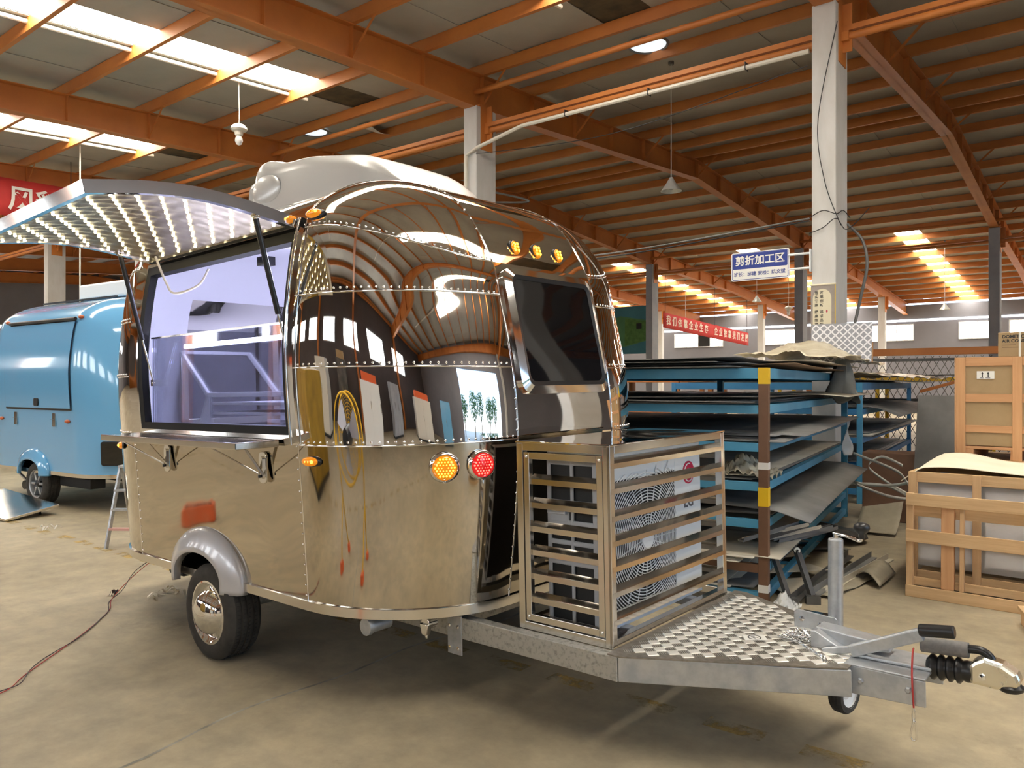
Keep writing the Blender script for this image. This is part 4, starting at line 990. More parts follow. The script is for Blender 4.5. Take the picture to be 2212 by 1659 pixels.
MB().prism([(XR, 2.745), (XS, 2.745), (XS, 2.765), (XR, 2.765)], (0, -.60, 0), (1,0,0), (0,0,1), (0,1,0), .03).build('roof_strip', 'cable', BT)
TT2 = plain_trailer('food_trailer', (-17.75, 6.55, 0), 4.5, 'tealpaint', 'teal glossy bubble food trailer at the left edge of the photograph')
p = b_corner(1.15, .72, 1, -1, -.004); MB().lathe([(.06, 0), (.055, .015), (.0005, .03)], p, (.8, -.5, 0), 20).build('round_lamp', 'amber', TT2, smooth=60)

n_ = nrm(lambda u, v: b_corner(u, v, 1, -1), .8, .3).normalized(); n_ = n_ if n_.x > 0 else -n_
e_ = empty('tail_panel', b_corner(.8, .30, 1, -1, -.01), n_.to_track_quat('Z', 'Y').to_euler(), BT)
MB().prism(rrect(.30, .30, .03), (0, 0, 0), (1,0,0), (0,1,0), (0,0,1), .05).build('panel_frame', 'black', e_, bev=.006); MB().prism(rrect(.26, .26, .02), (0, 0, .051), (1,0,0), (0,1,0), (0,0,1), .002).build('panel_face', 'darkglass', e_)
# ---- ladder, loose panel, plinth, floor wires and scraps left of the trailer
L = empty('step_ladder', (-7.69, 3.70, 0), (0, 0, R(35))); L.scale = (.68, .68, .68); tag(L, 'aluminium step ladder with pink paint stains behind the polished trailer', 'ladder')
for x in (-.22, .22):
    MB().bar((x, -.28, 0), (x*.75, 0, 1.15), .03, .055).build('rail', 'galv' if x < 0 else 'pink', L); MB().bar((x, .42, 0), (x*.75, .03, 1.12), .025, .045).build('back_leg', 'galv', L)
for i in range(1, 4): z = .27*i; MB().obox((0, -.28+.245*z, z), (.40, .09, .03)).build('tread', 'pink' if i == 1 else 'galv', L)
MB().obox((0, .02, 1.15), (.36, .14, .03)).build('top_cap', 'galv', L); MB().bar((-.2, .3, .35), (.2, .3, .35), .02, .02).build('brace', 'galv', L)
pn = MB().obox((0, 0, 0), (1.25, .62, .03)).build('metal_panel', 'stain', loc=(-10.75, 3.62, .12), rot=(R(9), R(5), R(8)), bev=.004); tag(pn, 'shiny metal panel lying on the floor by the blue trailer wheel', 'metal panel')
MB().bar((.40, -.22, -.02), (.40, -.30, -.17), .03, .02).build('foot', 'black', pn); MB().bar((.40, .18, -.02), (.40, .2, -.19), .03, .02).build('foot', 'black', pn)
pl_ = MB().box(-.5, .5, -.15, .15, 0, .25).build('display_plinth', 'white', loc=(-16.75, 5.05, 0), rot=(0, 0, R(4.5)), bev=.02); tag(pl_, 'low white box on the floor in front of the teal trailer', 'plinth')
MB().box(-.45, .45, -.155, -.15, .04, .21).build('front_panel', 'acgrey', pl_)
def gw(pts, r, mat, name, z=.006): return MB().tube([(a, b, z if len(t_) == 0 else t_[0]) for a, b, *t_ in pts], r, 6).build(name, mat, smooth=60)
wa = catmull([(-4.53, 1.18, .006), (-4.52, 1.50, .006), (-4.72, 1.70, .006), (-5.19, 2.19, .006), (-5.57, 2.52, .006), (-5.85, 2.68, .02), (-5.93, 2.95, .18), (-5.72, 3.30, .47)], 10)
wb_ = [p+Vector((.02*math.sin(i*.5), .02*math.cos(i*.37), .002)) for i, p in enumerate(wa)]
fw2 = MB().tube(wa, .0028, 6).build('floor_wire', 'red_wire', smooth=60); tag(fw2, 'thin red and black twisted wires trailing from the trailer across the floor', 'wire')
MB().tube(wb_, .0028, 6).build('second_strand', 'darkwire', fw2, smooth=60)
def scrap(name, c, s, n, mat, label, cat, seed):
    rnd = random.Random(seed); mb = MB()
    for k in range(n):
        a = rnd.uniform(0, PI); d = Vector((math.cos(a), math.sin(a), 0))*rnd.uniform(.3, 1)*s; o = Vector(c)+Vector((rnd.uniform(-s, s), rnd.uniform(-s, s), .004))*.6
        pth = catmull([o-d*.5, o-d*.15+Vector((0, 0, rnd.uniform(.01, .05))), o+d*.2+Vector((rnd.uniform(-.03, .03), 0, rnd.uniform(.005, .04))), o+d*.5], 4)
        mb.grid(lambda i, w: pth[int(i)]+Vector((-d.y, d.x, .25*rnd.uniform(-1, 1)*.1)).normalized()*w*(1-abs(i-6)/9), range(len(pth)), [-.018, 0, .018])
    o = mb.build(name, mat, smooth=60); tag(o, label, cat); return o
scrap('plastic_scrap', (-5.68, 2.97, 0), .16, 9, 'film', 'crumpled pale plastic strips on the floor behind the wheel', 'plastic scrap', 3)
scrap('tape_scrap', (-5.95, 2.75, 0), .06, 3, 'darkwire', 'short dark tape scrap on the floor beside the wires', 'scrap', 4)
scrap('plastic_scrap', (-9.25, 3.55, 0), .14, 6, 'filmclear', 'clear plastic scrap on the floor in front of the loose panel', 'plastic scrap', 5)

# ================================================================== blue sheet-metal racks
def rack(name, loc, yaw, W, D, levels, matf, label, bh=.062, postmat='rackblue', pw=.068):
    K = empty(name, loc, (0, 0, R(yaw))); tag(K, label, 'storage rack')
    for ix, x in enumerate((0, -W)):
        for iy, y in enumerate((0, D)):
            m = postmat if (ix, iy) == (0, 0) else matf
            MB().box(x-pw/2, x+pw/2, y-pw/2, y+pw/2, 0, levels[0]-(.0 if m != 'brown' else .003)).build('post', m, K, bev=.003)
    for x in (-W/2,): MB().box(x-.035, x+.035, D-.035, D+.035, 0, levels[0]-.05).build('post', matf, K)
    for z in levels:
        m = 'brown' if matf == 'rackblue' and abs(z-.30) < .03 else matf
        h = bh if z < levels[0] else bh*1.25
        for y in (-.005, D+.005): MB().box(-W, 0-.034, y-.025, y+.025, z-h, z).build('beam', m, K, bev=.002)
        for x in (-.005, -W+.005): MB().box(x-.025, x+.025, .034, D-.034, z-h, z).build('beam', matf, K, bev=.002)
        for k in range(1, 4): MB().box(-W+.03, -.03, D*k/4-.02, D*k/4+.02, z-h*.9, z-.006).build('cross_bar', matf, K)
    return K
K1 = rack('sheet_rack', (-1.98, 5.49, 0), 7.6, 3.0, 4.36, [1.715, 1.447, 1.173, .889, .62, .30, .10], 'rackblue', 'blue steel sheet rack with a brown and yellow corner post', postmat='brown')
for z0, z1, m in ((1.60, 1.718, 'postyellow'), (.72, .855, 'postyellow'), (.985, 1.035, 'whitetape'), (.10, .155, 'whitetape')):
    MB().box(-.0355, .0355, -.0355, .0355, z0, z1).build('paint_band', m, K1)
K2 = rack('sheet_rack', (-2.66, 10.95, 0), 4.7, 2.6, 5.6, [1.62, 1.265, .885, .53, .2], 'rackdeep', 'deep blue steel rack standing directly behind the nearer sheet rack', bh=.08)
def sheets(parent_loc, yaw, spec, label, name='sheet_stack', seed=1):
    """spec: rows of (x0, x1, y0, y1, z, thickness, material, droop, corner_lift)"""
    S = empty(name, parent_loc, (0, 0, R(yaw))); tag(S, label, 'sheet stack'); rnd = random.Random(seed)
    for x0, x1, y0, y1, z, th, m, dr, lift in spec:
        a = rnd.uniform(-.012, .012); cx, cy = (x0+x1)/2, (y0+y1)/2
        def f(x, y):
            s = max(0, (x+.02))/.4; t = max(0, -y)/.4
            zz = z-dr*(s*s+t*t)+lift*max(0, (x-x0)/(x1-x0)-.6)*max(0, .5-(y-y0)/(y1-y0))*4+.002*math.sin(5*x+3*y+z*40)
            return Vector((x+a*(y-cy), y-a*(x-cx), zz))
        MB().grid(f, lin(x0, x1, 9), lin(y0, y1, 11)).build('sheet', m, S, smooth=40, solid=th)
    return S
pl1, y1 = (-1.98, 5.49, 0), 7.6
def many(n, z, x0, x1, y0, y1_, mats, seed, th=.008, gap=.011, j=.12):
    rnd = random.Random(seed); return [(x0+rnd.uniform(-j, j), x1+rnd.uniform(-j, j), y0+rnd.uniform(-j, j), y1_+rnd.uniform(-j, j), z+th+i*gap, th, rnd.choice(mats), rnd.uniform(0, .01), rnd.uniform(-.01, .02)) for i in range(n)]
sheets(pl1, y1, many(7, 1.716, -2.9, -.25, .0, 4.2, ['sheetdark', 'sheetdark', 'sheetgrey'], 2)+[(-1.2, .18, 1.0, 4.3, 1.80, .006, 'sheetlight', .01, .0), (-.9, .16, .35, 3.6, 1.745, .006, 'sheetbrown', .01, .02)], 'pile of dark and pale sheets on the top level of the brown-post rack', seed=2)
sheets(pl1, y1, many(5, 1.448, -2.9, -.1, .0, 4.2, ['sheetdark', 'sheetdark', 'sheetgrey'], 3)+[(-.6, .32, 1.9, 4.3, 1.508, .006, 'sheetlight', .03, .0)], 'dark thin sheets on the second level of the brown-post rack', seed=3)
sheets(pl1, y1, many(4, 1.174, -2.7, .0, .1, 4.2, ['sheetgrey', 'sheetgrey', 'sheetdark'], 4)+[(-1.9, .20, .35, 4.1, 1.225, .006, 'sheetgrey', .05, .0)], 'dusty grey sheets on the third level of the brown-post rack', seed=4)
sheets(pl1, y1, many(3, .890, -2.7, -.05, .1, 4.2, ['sheetgrey', 'sheetlight'], 5, j=.05), 'grey sheets on the fourth level under the film bag', seed=5)
sheets(pl1, y1, many(2, .621, -2.7, -.05, .2, 4.0, ['sheetgrey'], 6)+[(-1.6, .30, .10, 3.9, .70, .008, 'sheetgrey', .10, -.03)], 'large grey sheet sagging over the edge of the fifth rack level', seed=6)
sheets(pl1, y1, many(5, .301, -2.2, -.1, .0, 2.6, ['sheetlight', 'sheetgrey', 'sheetdark'], 7)+[(-.9, .12, -.05, .9, .362, .006, 'sheetlight', .02, .0)], 'offcut sheets lying on the low brown shelf of the rack', seed=7)
sheets(pl1, y1, many(3, .101, -2.2, -.2, .1, 2.6, ['sheetgrey', 'sheetlight'], 8), 'offcut sheets on the bottom shelf of the rack', seed=8)
pl2, y2 = (-2.66, 10.95, 0), 4.7
sheets(pl2, y2, many(3, 1.622, -2.4, -.1, .15, 5.4, ['sheetdark', 'sheetbrown'], 9)+[(-1.2, .45, 1.0, 4.6, 1.66, .006, 'sheetlight', .02, 0)], 'sheets on the top level of the deep blue rack under the film', seed=9)
sheets(pl2, y2, many(2, 1.267, -2.4, .05, .15, 5.4, ['sheetgrey'], 10)+[(-1.5, .45, .3, 4.8, 1.305, .006, 'sheetgrey', .10, 0)], 'curling grey sheet on the second level of the deep blue rack', seed=10)
sheets(pl2, y2, many(5, .887, -2.4, .12, .15, 5.4, ['sheetgrey', 'sheetlight', 'sheetdark'], 11), 'thin bright-edged sheets on the third level of the deep blue rack', seed=11)
sheets(pl2, y2, many(3, .532, -2.4, -.05, .15, 5.4, ['sheetdark', 'sheetgrey'], 12), 'dark sheets on the lower level of the deep blue rack', seed=12)
def cloth(name, fn, us, vs, mat, label, cat, th=.003):
    o = MB().grid(fn, us, vs).build(name, mat, smooth=70, solid=th); tag(o, label, cat); return o
def rk1(x, y, z):
    c, s = math.cos(R(7.6)), math.sin(R(7.6)); return Vector((-1.98+c*x-s*y, 5.49+s*x+c*y, z))
def hn(x, y, k=0): return math.sin(x*7.3+k)*math.cos(y*6.1+k*2)+.5*math.sin(x*17+y*13+k)+.3*math.cos(x*31-y*27)
cloth('film_heap', lambda a, b: rk1(-.75+a*1.15+.05*hn(a, b), 2.0+b*2.7, 1.85+.10*math.exp(-((a-.45)/.32)**2-((b-.5)/.4)**2)*2+.018*hn(a*2, b*2)+.03*(1-a)-.07*max(0, a-.8)), lin(0, 1, 34), lin(0, 1, 34), 'film', 'crumpled cream plastic film heaped on top of the racks', 'plastic film')
cloth('film_heap', lambda a, b: Vector((-3.5+a*1.25, 11.6+b*3.6, 1.71+.05*math.exp(-((a-.5)/.3)**2)+.018*hn(a*2, b*3, 2)-.08*max(0, a-.85))), lin(0, 1, 28), lin(0, 1, 34), 'film', 'long drape of cream film on the deep blue rack', 'plastic film')
cloth('grey_film_bag', lambda a, t: rk1(.13+.15*math.cos(a)*(.35+.8*t)+.016*math.sin(5*a+t*6), 3.1+.14*math.sin(a)*(.4+.7*t)+.012*math.cos(4*a), 1.86-.42*t*(1-.12*math.sin(3*a+t*3))), lin(0, 2*PI, 30), lin(0, 1, 18), 'greyfilm', 'grey plastic bag hanging down from the top of the rack', 'plastic bag')
cloth('film_bag', lambda a, b: rk1(-.42+a*.44, .06+b*.5, .925+.13*math.exp(-((a-.45)/.28)**2-((b-.5)/.4)**2)+.022*hn(a*3, b*3, 1)-.02*abs(a-.5)), lin(0, 1, 30), lin(0, 1, 26), 'film', 'crumpled translucent film bag on the fourth rack shelf beside the post', 'plastic bag')
cloth('film_strip', lambda a, t: rk1(.09+.05*(a-.5)+.03*math.sin(6*t+a*3), 3.9+.1*(a-.5)+.02*math.sin(9*t), 1.20-.42*t), lin(0, 1, 8), lin(0, 1, 20), 'filmclear', 'clear film strip hanging off the third shelf at the far post', 'plastic film')
# checker plate offcut standing on the rack
M['chk'] = pm('bright_checker_sheet', (.42, .44, .48), rough=.32, metal=.9); M['chkl'] = pm('bright_checker_lug', (.92, .93, .95), rough=.4, metal=.6)
ck = MB().box(0, .64, -.002, .002, 0, .44).build('checker_sheet', 'chk', loc=(-2.70, 8.95, 1.84), rot=(R(-7), 0, R(2))); tag(ck, 'bright aluminium checker plate offcut standing upright on the rack', 'metal sheet')
t = MB()
for i in range(15):
    for j_ in range(10):
        x, z = .03+.042*i, .03+.042*j_; d = (.019, .019) if (i+j_) % 2 else (.019, -.019)
        t.bar((x-d[0], -.003, z-d[1]), (x+d[0], -.003, z+d[1]), .014, .006, (0, 1, 0))
stuff(t.build('raised_pattern', 'chkl', ck)); MB().box(.60, .645, .004, .05, .0, .22).build('edge_block', 'plyz', ck)
# scrap on the floor in front of and beside the rack
def thing_box(name, mat, size, loc, rot, label, cat, bev=.002):
    o = MB().obox((0, 0, 0), size).build(name, mat, loc=loc, rot=rot, bev=bev); return tag(o, label, cat)
AN = empty('steel_brackets', (0, 0, 0)); tag(AN, 'pair of leaning black steel trestle legs in front of the rack post', 'steel legs')
for i, (a, b) in enumerate((((-1.84, 5.62, .02), (-1.97, 5.66, .34)), ((-1.72, 5.78, .02), (-1.86, 5.84, .36)))):
    MB().bar(a, b, .045, .03).build('leg', 'sheetdark', AN); MB().lathe([(.022, 0), (.022, .02), (.008, .022), (.008, .03)], b, (.5, -.85, 0), 16).build('roller', 'enamel', AN); MB().obox((a[0], a[1]-.02, .03), (.10, .06, .06), (0, 0, .5)).build('foot', 'sheetdark', AN)
rnd = random.Random(21)
ST = empty('steel_offcuts', (0, 0, 0)); tag(ST, 'bundle of thin steel channel offcuts fanned over the low shelf', 'steel offcuts')
for i in range(9):
    a = rnd.uniform(.55, .95); L_ = rnd.uniform(.45, .8); c = rk1(-.05+.05*i*.6+rnd.uniform(-.04, .04), .35+.07*i, .36+.012*(9-i)); d = Vector((math.sin(a)*.55, math.cos(a), .10))*L_/2
    MB().bar(c-d, c+d, .04, .012).bar(c-d+Vector((.02, 0, .012)), c+d+Vector((.02, 0, .012)), .004, .024).build('channel', rnd.choice(['sheetdark', 'sheetgrey', 'sheetlight']), ST)
LA = empty('long_angles', (0, 0, 0)); tag(LA, 'long perforated steel angles lying on the floor beside the rack', 'steel angles')
for i, (a, b, m) in enumerate((((-1.80, 5.50, .03), (-1.86, 7.35, .05), 'sheetdark'), ((-1.74, 5.85, .03), (-1.70, 7.5, .03), 'sheetgrey'), ((-1.69, 6.05, .012), (-1.58, 7.6, .012), 'sheetlight'))):
    MB().bar(a, b, .05, .008).bar((a[0]-.025, a[1], a[2]+.025), (b[0]-.025, b[1], b[2]+.025), .006, .055).build('angle', m, LA)
M['foamsheet_d'] = pm('beige_board', (.36, .31, .22), (.29, .25, .18), scale=5, rough=.8)
cloth('curled_board', lambda a, b: Vector((-1.66+.24*a, 6.70+.55*b-.25*a, .012+.085*max(0, math.sin(a*PI*.85+.25)))), lin(0, 1, 14), lin(0, 1, 8), 'foamsheet_d', 'beige curled board offcut on open floor beyond the jockey wheel', 'board offcut', .006)
cloth('paper_strip', lambda a, b: Vector((-1.74+.10*a+.16*b, 5.95+1.1*b, .010+.015*math.sin(a*3+b*8)**2)), lin(0, 1, 8), lin(0, 1, 16), 'foamsheet_d', 'long strip of torn beige paper beside the steel angles', 'paper strip', .003)
cloth('bent_board', lambda a, b: Vector((-2.2+.42*a, 8.75+.4*b, .03+.20*b*b+.10*a*b)), lin(0, 1, 10), lin(0, 1, 10), 'foamsheet_d', 'warped beige board leaning at the foot of the racks', 'board offcut', .006)
ring = MB().lathe([(.30, 0), (.38, .0), (.40, .02), (.38, .05), (.33, .06), (.30, .035)], n=36).build('rubber_ring', 'rubber', loc=(-2.32, 8.2, .10), rot=(R(-10), R(8), 0), smooth=50); tag(ring, 'black rubber ring lying under the lowest rack beam', 'rubber ring')
MB().lathe([(.30, .01), (.0005, .01)], n=36).build('disc', 'sheetgrey', ring)
RG = random.Random(33); RB = empty('floor_offcuts', (0, 0, 0)); tag(RB, 'jumble of flat metal offcuts on the floor under the rack', 'metal offcuts')
for i in range(16):
    c = rk1(-1.6+RG.random()*1.75, .35+RG.random()*3.2, .012+i*.006); MB().obox(c, (RG.uniform(.25, .8), RG.uniform(.12, .5), .004), (RG.uniform(-.06, .06), RG.uniform(-.05, .05), RG.uniform(0, 3))).build('offcut', RG.choice(['sheetgrey', 'sheetgrey', 'sheetlight', 'sheetdark']), RB)
cloth('film_scrap', lambda a, b: Vector((-1.90+.16*a, 5.36+.22*b, .02+.10*math.exp(-((a-.4)/.3)**2-((b-.5)/.4)**2)+.02*hn(a*3, b*3))), lin(0, 1, 16), lin(0, 1, 16), 'filmclear', 'crumpled clear film at the foot of the brown post', 'plastic scrap')
# white strapping loops
SB = empty('strapping', (0, 0, 0)); tag(SB, 'loops of loose white strapping between the racks and the crate', 'strapping')
def ribbon(pts, w, par, mat='strap'):
    P = catmull(pts, 8); mb = MB()
    mb.grid(lambda i, s: P[int(i)]+Vector((0, .25, 1)).normalized()*w*s, range(len(P)), [-.5, .5]); return mb.build('strap', mat, par, smooth=60, solid=.001)
ribbon([(-2.3, 9.2, .82), (-2.1, 8.9, .80), (-1.85, 8.5, .78), (-1.60, 8.1, .74), (-1.45, 7.8, .62)], .03, SB); ribbon([(-1.62, 8.3, .80), (-1.9, 8.7, .84), (-2.05, 8.8, .72), (-1.8, 8.5, .60), (-1.5, 8.1, .52), (-1.75, 8.3, .49), (-2.2, 8.8, .53)], .028, SB); ribbon([(-2.5, 9.2, .53), (-2.0, 8.6, .55), (-1.55, 8.0, .66), (-1.28, 7.4, .86)], .03, SB); ribbon([(-2.3, 9.0, .50), (-1.8, 8.4, .58), (-1.40, 7.8, .52)], .022, SB)

# ================================================================== crates at the right
CR = empty('wooden_crate', (-1.245, 6.60, 0), (0, 0, R(-2))); tag(CR, 'open pine crate holding film-wrapped white foam blocks', 'crate')
def plank(par, x0, x1, y0, y1, z0, z1, m='woodx', name='plank'): return MB().box(x0, x1, y0, y1, z0, z1).build(name, m, par, bev=.003)
for y in (0, .86):
    for z0, z1 in ((.845, .925), (.40, .47), (.10, .17)): plank(CR, .0, 2.2, y, y+.022, z0, z1)
    for x in (0, .43, .87, 1.30, 1.75, 2.14): plank(CR, x, x+.055, y-.022, y, .0, .925, 'woodz')
for x in (-.0, 2.18):
    for z0, z1 in ((.845, .925), (.40, .47)): plank(CR, x, x+.02, .022, .86, z0, z1, 'woodx')
plank(CR, .03, .06, .0, .022, .0, .92, 'woodz'); 
for y in (.05, .4, .75): plank(CR, 0, 2.2, y, y+.09, .08, .105)
for x0, x1 in ((.06, .42), (.5, .86), (.94, 1.5), (1.55, 2.1)):
    MB().box(x0, x1, .06, .8, .24, .80).build('foam_block', 'polystyrene', CR, bev=.01)
MB().grid(lambda x, z: Vector((x, .045+.006*hn(x*3, z*4), z)), lin(.03, 2.15, 40), lin(.2, .84, 16)).build('wrapping_film', 'filmclear', CR, smooth=70)
MB().grid(lambda x, y: Vector((x, y, .825+.006*hn(x*3, y*4))), lin(.03, 2.15, 40), lin(.045, .82, 16)).build('wrapping_film', 'filmclear', CR, smooth=70)
FS = cloth('foam_sheet', lambda a, b: Vector((-1.30+a*2.3, 6.58+b*.95+.03*math.sin(a*5), .945+.05*math.exp(-((a-.14)/.10)**2)*(.3+.7*b)+.014*math.sin(a*9+b*2)+.02*b-.10*max(0, .06-a)/.06)), lin(0, 1, 60), lin(0, 1, 16), 'foamsheet', 'cream foam sheet draped over the top of the open crate', 'foam sheet', .006)
PA = empty('pallet', (-1.235, 6.43, 0), (R(-1.5), 0, R(-2))); tag(PA, 'pine pallet standing on edge against the front of the crate', 'pallet')
for z0, z1 in ((.685, .775), (.41, .505), (.0, .085)): plank(PA, 0, 1.5, -.02, 0, z0, z1)
for x, w_, m in ((.0, .045, 'woodz'), (.235, .085, 'plyz'), (.355, .028, 'woodz'), (.80, .08, 'plyz'), (1.40, .05, 'woodz')): plank(PA, x, x+w_, .0, .05, .085 if x else .0, .69 if x else .775, m)
for z0, z1 in ((.60, .68), (.08, .14)): plank(PA, .03, 1.45, .05, .07, z0, z1)
P2 = empty('pallet', (-.50, 6.12, 0), (0, 0, R(-75))); tag(P2, 'corner of a flat wooden pallet at the right edge of the photograph', 'pallet')
for i in range(5): plank(P2, 0, 1.0, .0+.2*i, .0+.2*i+.12, .10, .125, 'woodx')
for x in (0, .45, .9): plank(P2, x, x+.10, .02, .92, .0, .10, 'woodz')
C0 = empty('wooden_crate', (-1.12, 7.62, 0), (0, 0, R(-3))); tag(C0, 'low pine crate supporting the cardboard-lined crate', 'crate')
for z in (.0, .2, .4, .6, .8): plank(C0, 0, 1.9, 0, .022, z, z+.13)
plank(C0, -.02, 1.92, -.02, 1.0, .93, .955); 
for x in (0, .9, 1.85): plank(C0, x, x+.06, .022, .98, .0, .93, 'woodz')
CB = empty('cardboard_crate', (-1.075, 7.68, .955), (0, 0, R(-3))); tag(CB, 'plywood framed crate around a tall cardboard carton with arrow label', 'crate')
for x in (.0, .415, .87, 1.30): plank(CB, x, x+.07, -.012, .0, .0 if x < 1.3 else .0, .875, 'plyz')
for z0, z1 in ((.80, .875), (.49, .56), (.23, .29)): plank(CB, .07, .415, -.008, .004, z0, z1, 'plyx'); plank(CB, .485, .87, -.008, .004, z0, z1, 'plyx'); plank(CB, .94, 1.30, -.008, .004, z0, z1, 'plyx')
plank(CB, -.012, 0, -.012, .06, .0, .875, 'plyz'); plank(CB, -.012, 0, .7, .78, .0, .875, 'plyz')
MB().box(.01, 1.36, .006, .76, .115, .865).build('carton', 'cardboard', CB, bev=.006)
for x in (.0, .06, .40, .87): plank(CB, x, x+.07, .0, .7, .0, .085, 'plyx', 'foot')
plank(CB, .0, 1.37, .0, .76, .085, .11, 'plyx', 'base_board')
LB = MB().box(.155, .285, -.0015, .003, .69, .755).build('arrow_label', 'signwhite', CB)
mb = MB()
for x in (.197, .24): mb.prism([(-.0035, 0), (.0035, 0), (.0035, .028), (.009, .028), (0, .044), (-.009, .028), (-.0035, .028)], (x, -.0016, .704), (1,0,0), (0,0,1), (0,-1,0), .0008)
mb.box(.18, .205, -.0024, -.0016, .695, .699).box(.22, .255, -.0024, -.0016, .695, .699).build('label_arrows', 'ink', CB)
BX = empty('cardboard_box', (-.77, 7.72, 1.832), (0, 0, R(-3))); tag(BX, 'cardboard air conditioner box on top of the plywood framed crate', 'box')
MB().box(0, .85, 0, .6, 0, .205).build('carton', 'cardboard', BX, bev=.005)
for k, (s, z, sz) in enumerate((('DOMETIC FRESH', .168, .036), ('AIR CONDITIONER', .132, .036))):
    obj('print', text_mesh(s, sz, .0004, .0012, 'LEFT'), 'ink', BX, loc=(.03, -.001, z), rot=(R(90), 0, 0))
mb = MB().box(.03, .13, -.0012, 0, .095, .101).box(.03, .17, -.0012, 0, .075, .081); mb.build('small_print', 'sheetbrown', BX); MB().box(.15, .165, -.004, .0, 0, .207).build('packing_strap', 'strap', BX)
LS = MB().obox((0, 0, .745), (.62, .012, 1.49)).build('leaning_sheet', 'sheetgrey', loc=(-1.42, 9.20, .002), rot=(R(-9), 0, R(-8))); tag(LS, 'dusty grey sheet leaning upright beside the plywood framed crate', 'metal sheet')
rb2 = MB().box(-.6, .6, -.2, .2, 0, .8).build('steel_bin', 'brown', loc=(-1.75, 9.95, 0), rot=(0, 0, R(5)), bev=.01); tag(rb2, 'dark red-brown steel bin behind the leaning grey sheet', 'bin')
# orange fence with expanded mesh
FN = empty('mesh_fence', (0, 17.0, 0)); tag(FN, 'orange framed diamond-mesh fence behind the racks', 'fence')
MB().box(-5.2, 3.5, -.05, .05, 2.17, 2.31).build('top_beam', 'orange', FN, bev=.004)
for u in (-5.2, -1.05, 3.4): MB().box(u, u+.1, -.05, .05, 0, 2.17).build('post', 'orange', FN)
MB().bar((-3.0, -.03, 1.45), (-.9, -.03, 2.1), .03, .06).build('brace', 'orange', FN)
for z in (1.25, 2.05, .2): MB().box(-5.2, 3.5, -.02, .02, z, z+.06).build('rail', 'sheetdark', FN)
me_ = MB()
for i in range(-10, 62):
    for s in (1, -1):
        x0_, z0, z1 = -5.1+.14*i, .2, 2.15; dx = s*(z1-z0)*.55
        ta, tb = 0., 1.
        for lim, sg in ((-5.1, 1), (3.4, -1)):
            va, vb = sg*(x0_-lim), sg*(x0_+dx-lim)
            if va < 0 and vb < 0: ta = 2.
            elif va < 0: ta = max(ta, va/(va-vb))
            elif vb < 0: tb = min(tb, va/(va-vb))
        if ta < tb: me_.bar((x0_+dx*ta, s*.006, z0+(z1-z0)*ta), (x0_+dx*tb, s*.006, z0+(z1-z0)*tb), .010, .018, (0, 1, 0))
stuff(me_.build('diamond_mesh', 'sheetdark', FN))
# orange racks of stock further back, glimpsed through the blue rack
def far_rack(loc, W, D, levels, mat, label, seed):
    K = empty('stock_rack', loc, (0, 0, R(3))); tag(K, label, 'storage rack'); rnd = random.Random(seed)
    for x in (0, W/2, W):
        for y in (0, D): MB().box(x-.04, x+.04, y-.04, y+.04, 0, levels[0]+.1).build('post', mat, K)
    for z in levels:
        for y in (0, D): MB().box(0, W, y-.03, y+.03, z-.09, z).build('beam', mat, K)
        for i in range(4): MB().obox((W*(.3+.4*rnd.random()), D/2, z+.012+.02*i), (W*rnd.uniform(.4, .8), D*rnd.uniform(.6, 1), .014), (0, rnd.uniform(-.01, .01), rnd.uniform(-.05, .05))).build('sheet', rnd.choice(['sheetdark', 'sheetgrey', 'sheetbrown']), K)
    return K
far_rack((-9.2, 12.0, 0), 3.3, 1.6, [1.72, 1.15, .6], 'orange', 'orange stock rack of dark sheets seen through the blue rack', 41)
far_rack((-11.5, 15.2, 0), 4.6, 1.4, [2.0, 1.35, .7], 'orange', 'orange stock rack further back behind the polished trailer', 42)
far_rack((-6.6, 19.4, 0), 4.5, 1.3, [1.75, 1.1], 'postyellow', 'yellow stock rack far behind between the blue racks', 43)
for i, (u, v, w_, h, m) in enumerate(((-6.5, 17.6, .5, .6, 'signwhite'), (-5.8, 17.6, .4, .5, 'machine'), (-5.1, 17.6, .5, .4, 'white'))):
    o = MB().box(-w_/2, w_/2, -.2, .2, 0, h).build('stock_carton', m, loc=(u, v, .9), rot=(0, 0, .2*i), bev=.006); tag(o, ['pale printed carton on the back bench', 'cream carton in the middle of the back bench', 'white carton at the right end of the back bench'][i], 'carton')
bn = MB().box(-7.0, -4.4, 17.2, 18.0, .82, .90); bo = bn.build('back_bench', 'sheetdark', bev=.004); tag(bo, 'dark steel workbench behind the blue racks', 'bench')
for u in (-6.9, -4.5):
    for v in (17.3, 17.9): MB().box(u-.04, u+.04, v-.04, v+.04, 0, .82).build('leg', 'sheetdark', bo)
# ================================================================== signs, banners, poster
SG = empty('area_sign', (-3.74, 10.20, 3.005)); tag(SG, 'blue and white Chinese workshop area sign bracketed off the column', 'sign')
MB().prism(rrect(.79, .385, .03), (0, 0, .193), (1,0,0), (0,0,1), (0,1,0), .022).build('sign_board', 'signwhite', SG)
MB().prism(rrect(.765, .36, .022), (0, -.001, .193), (1,0,0), (0,0,1), (0,1,0), .002).build('sign_border', 'signblue', SG)
MB().prism(rrect(.75, .345, .018), (0, -.002, .193), (1,0,0), (0,0,1), (0,1,0), .002).build('sign_face', 'signwhite', SG)
MB().prism(rrect(.742, .205, .014), (0, -.003, .262), (1,0,0), (0,0,1), (0,1,0), .002).build('sign_band', 'signblue', SG)
obj('sign_title', text_mesh('剪折加工区', .135, .0005, .003), 'signwhite', SG, loc=(0, -.0045, .262), rot=(R(90), 0, 0))
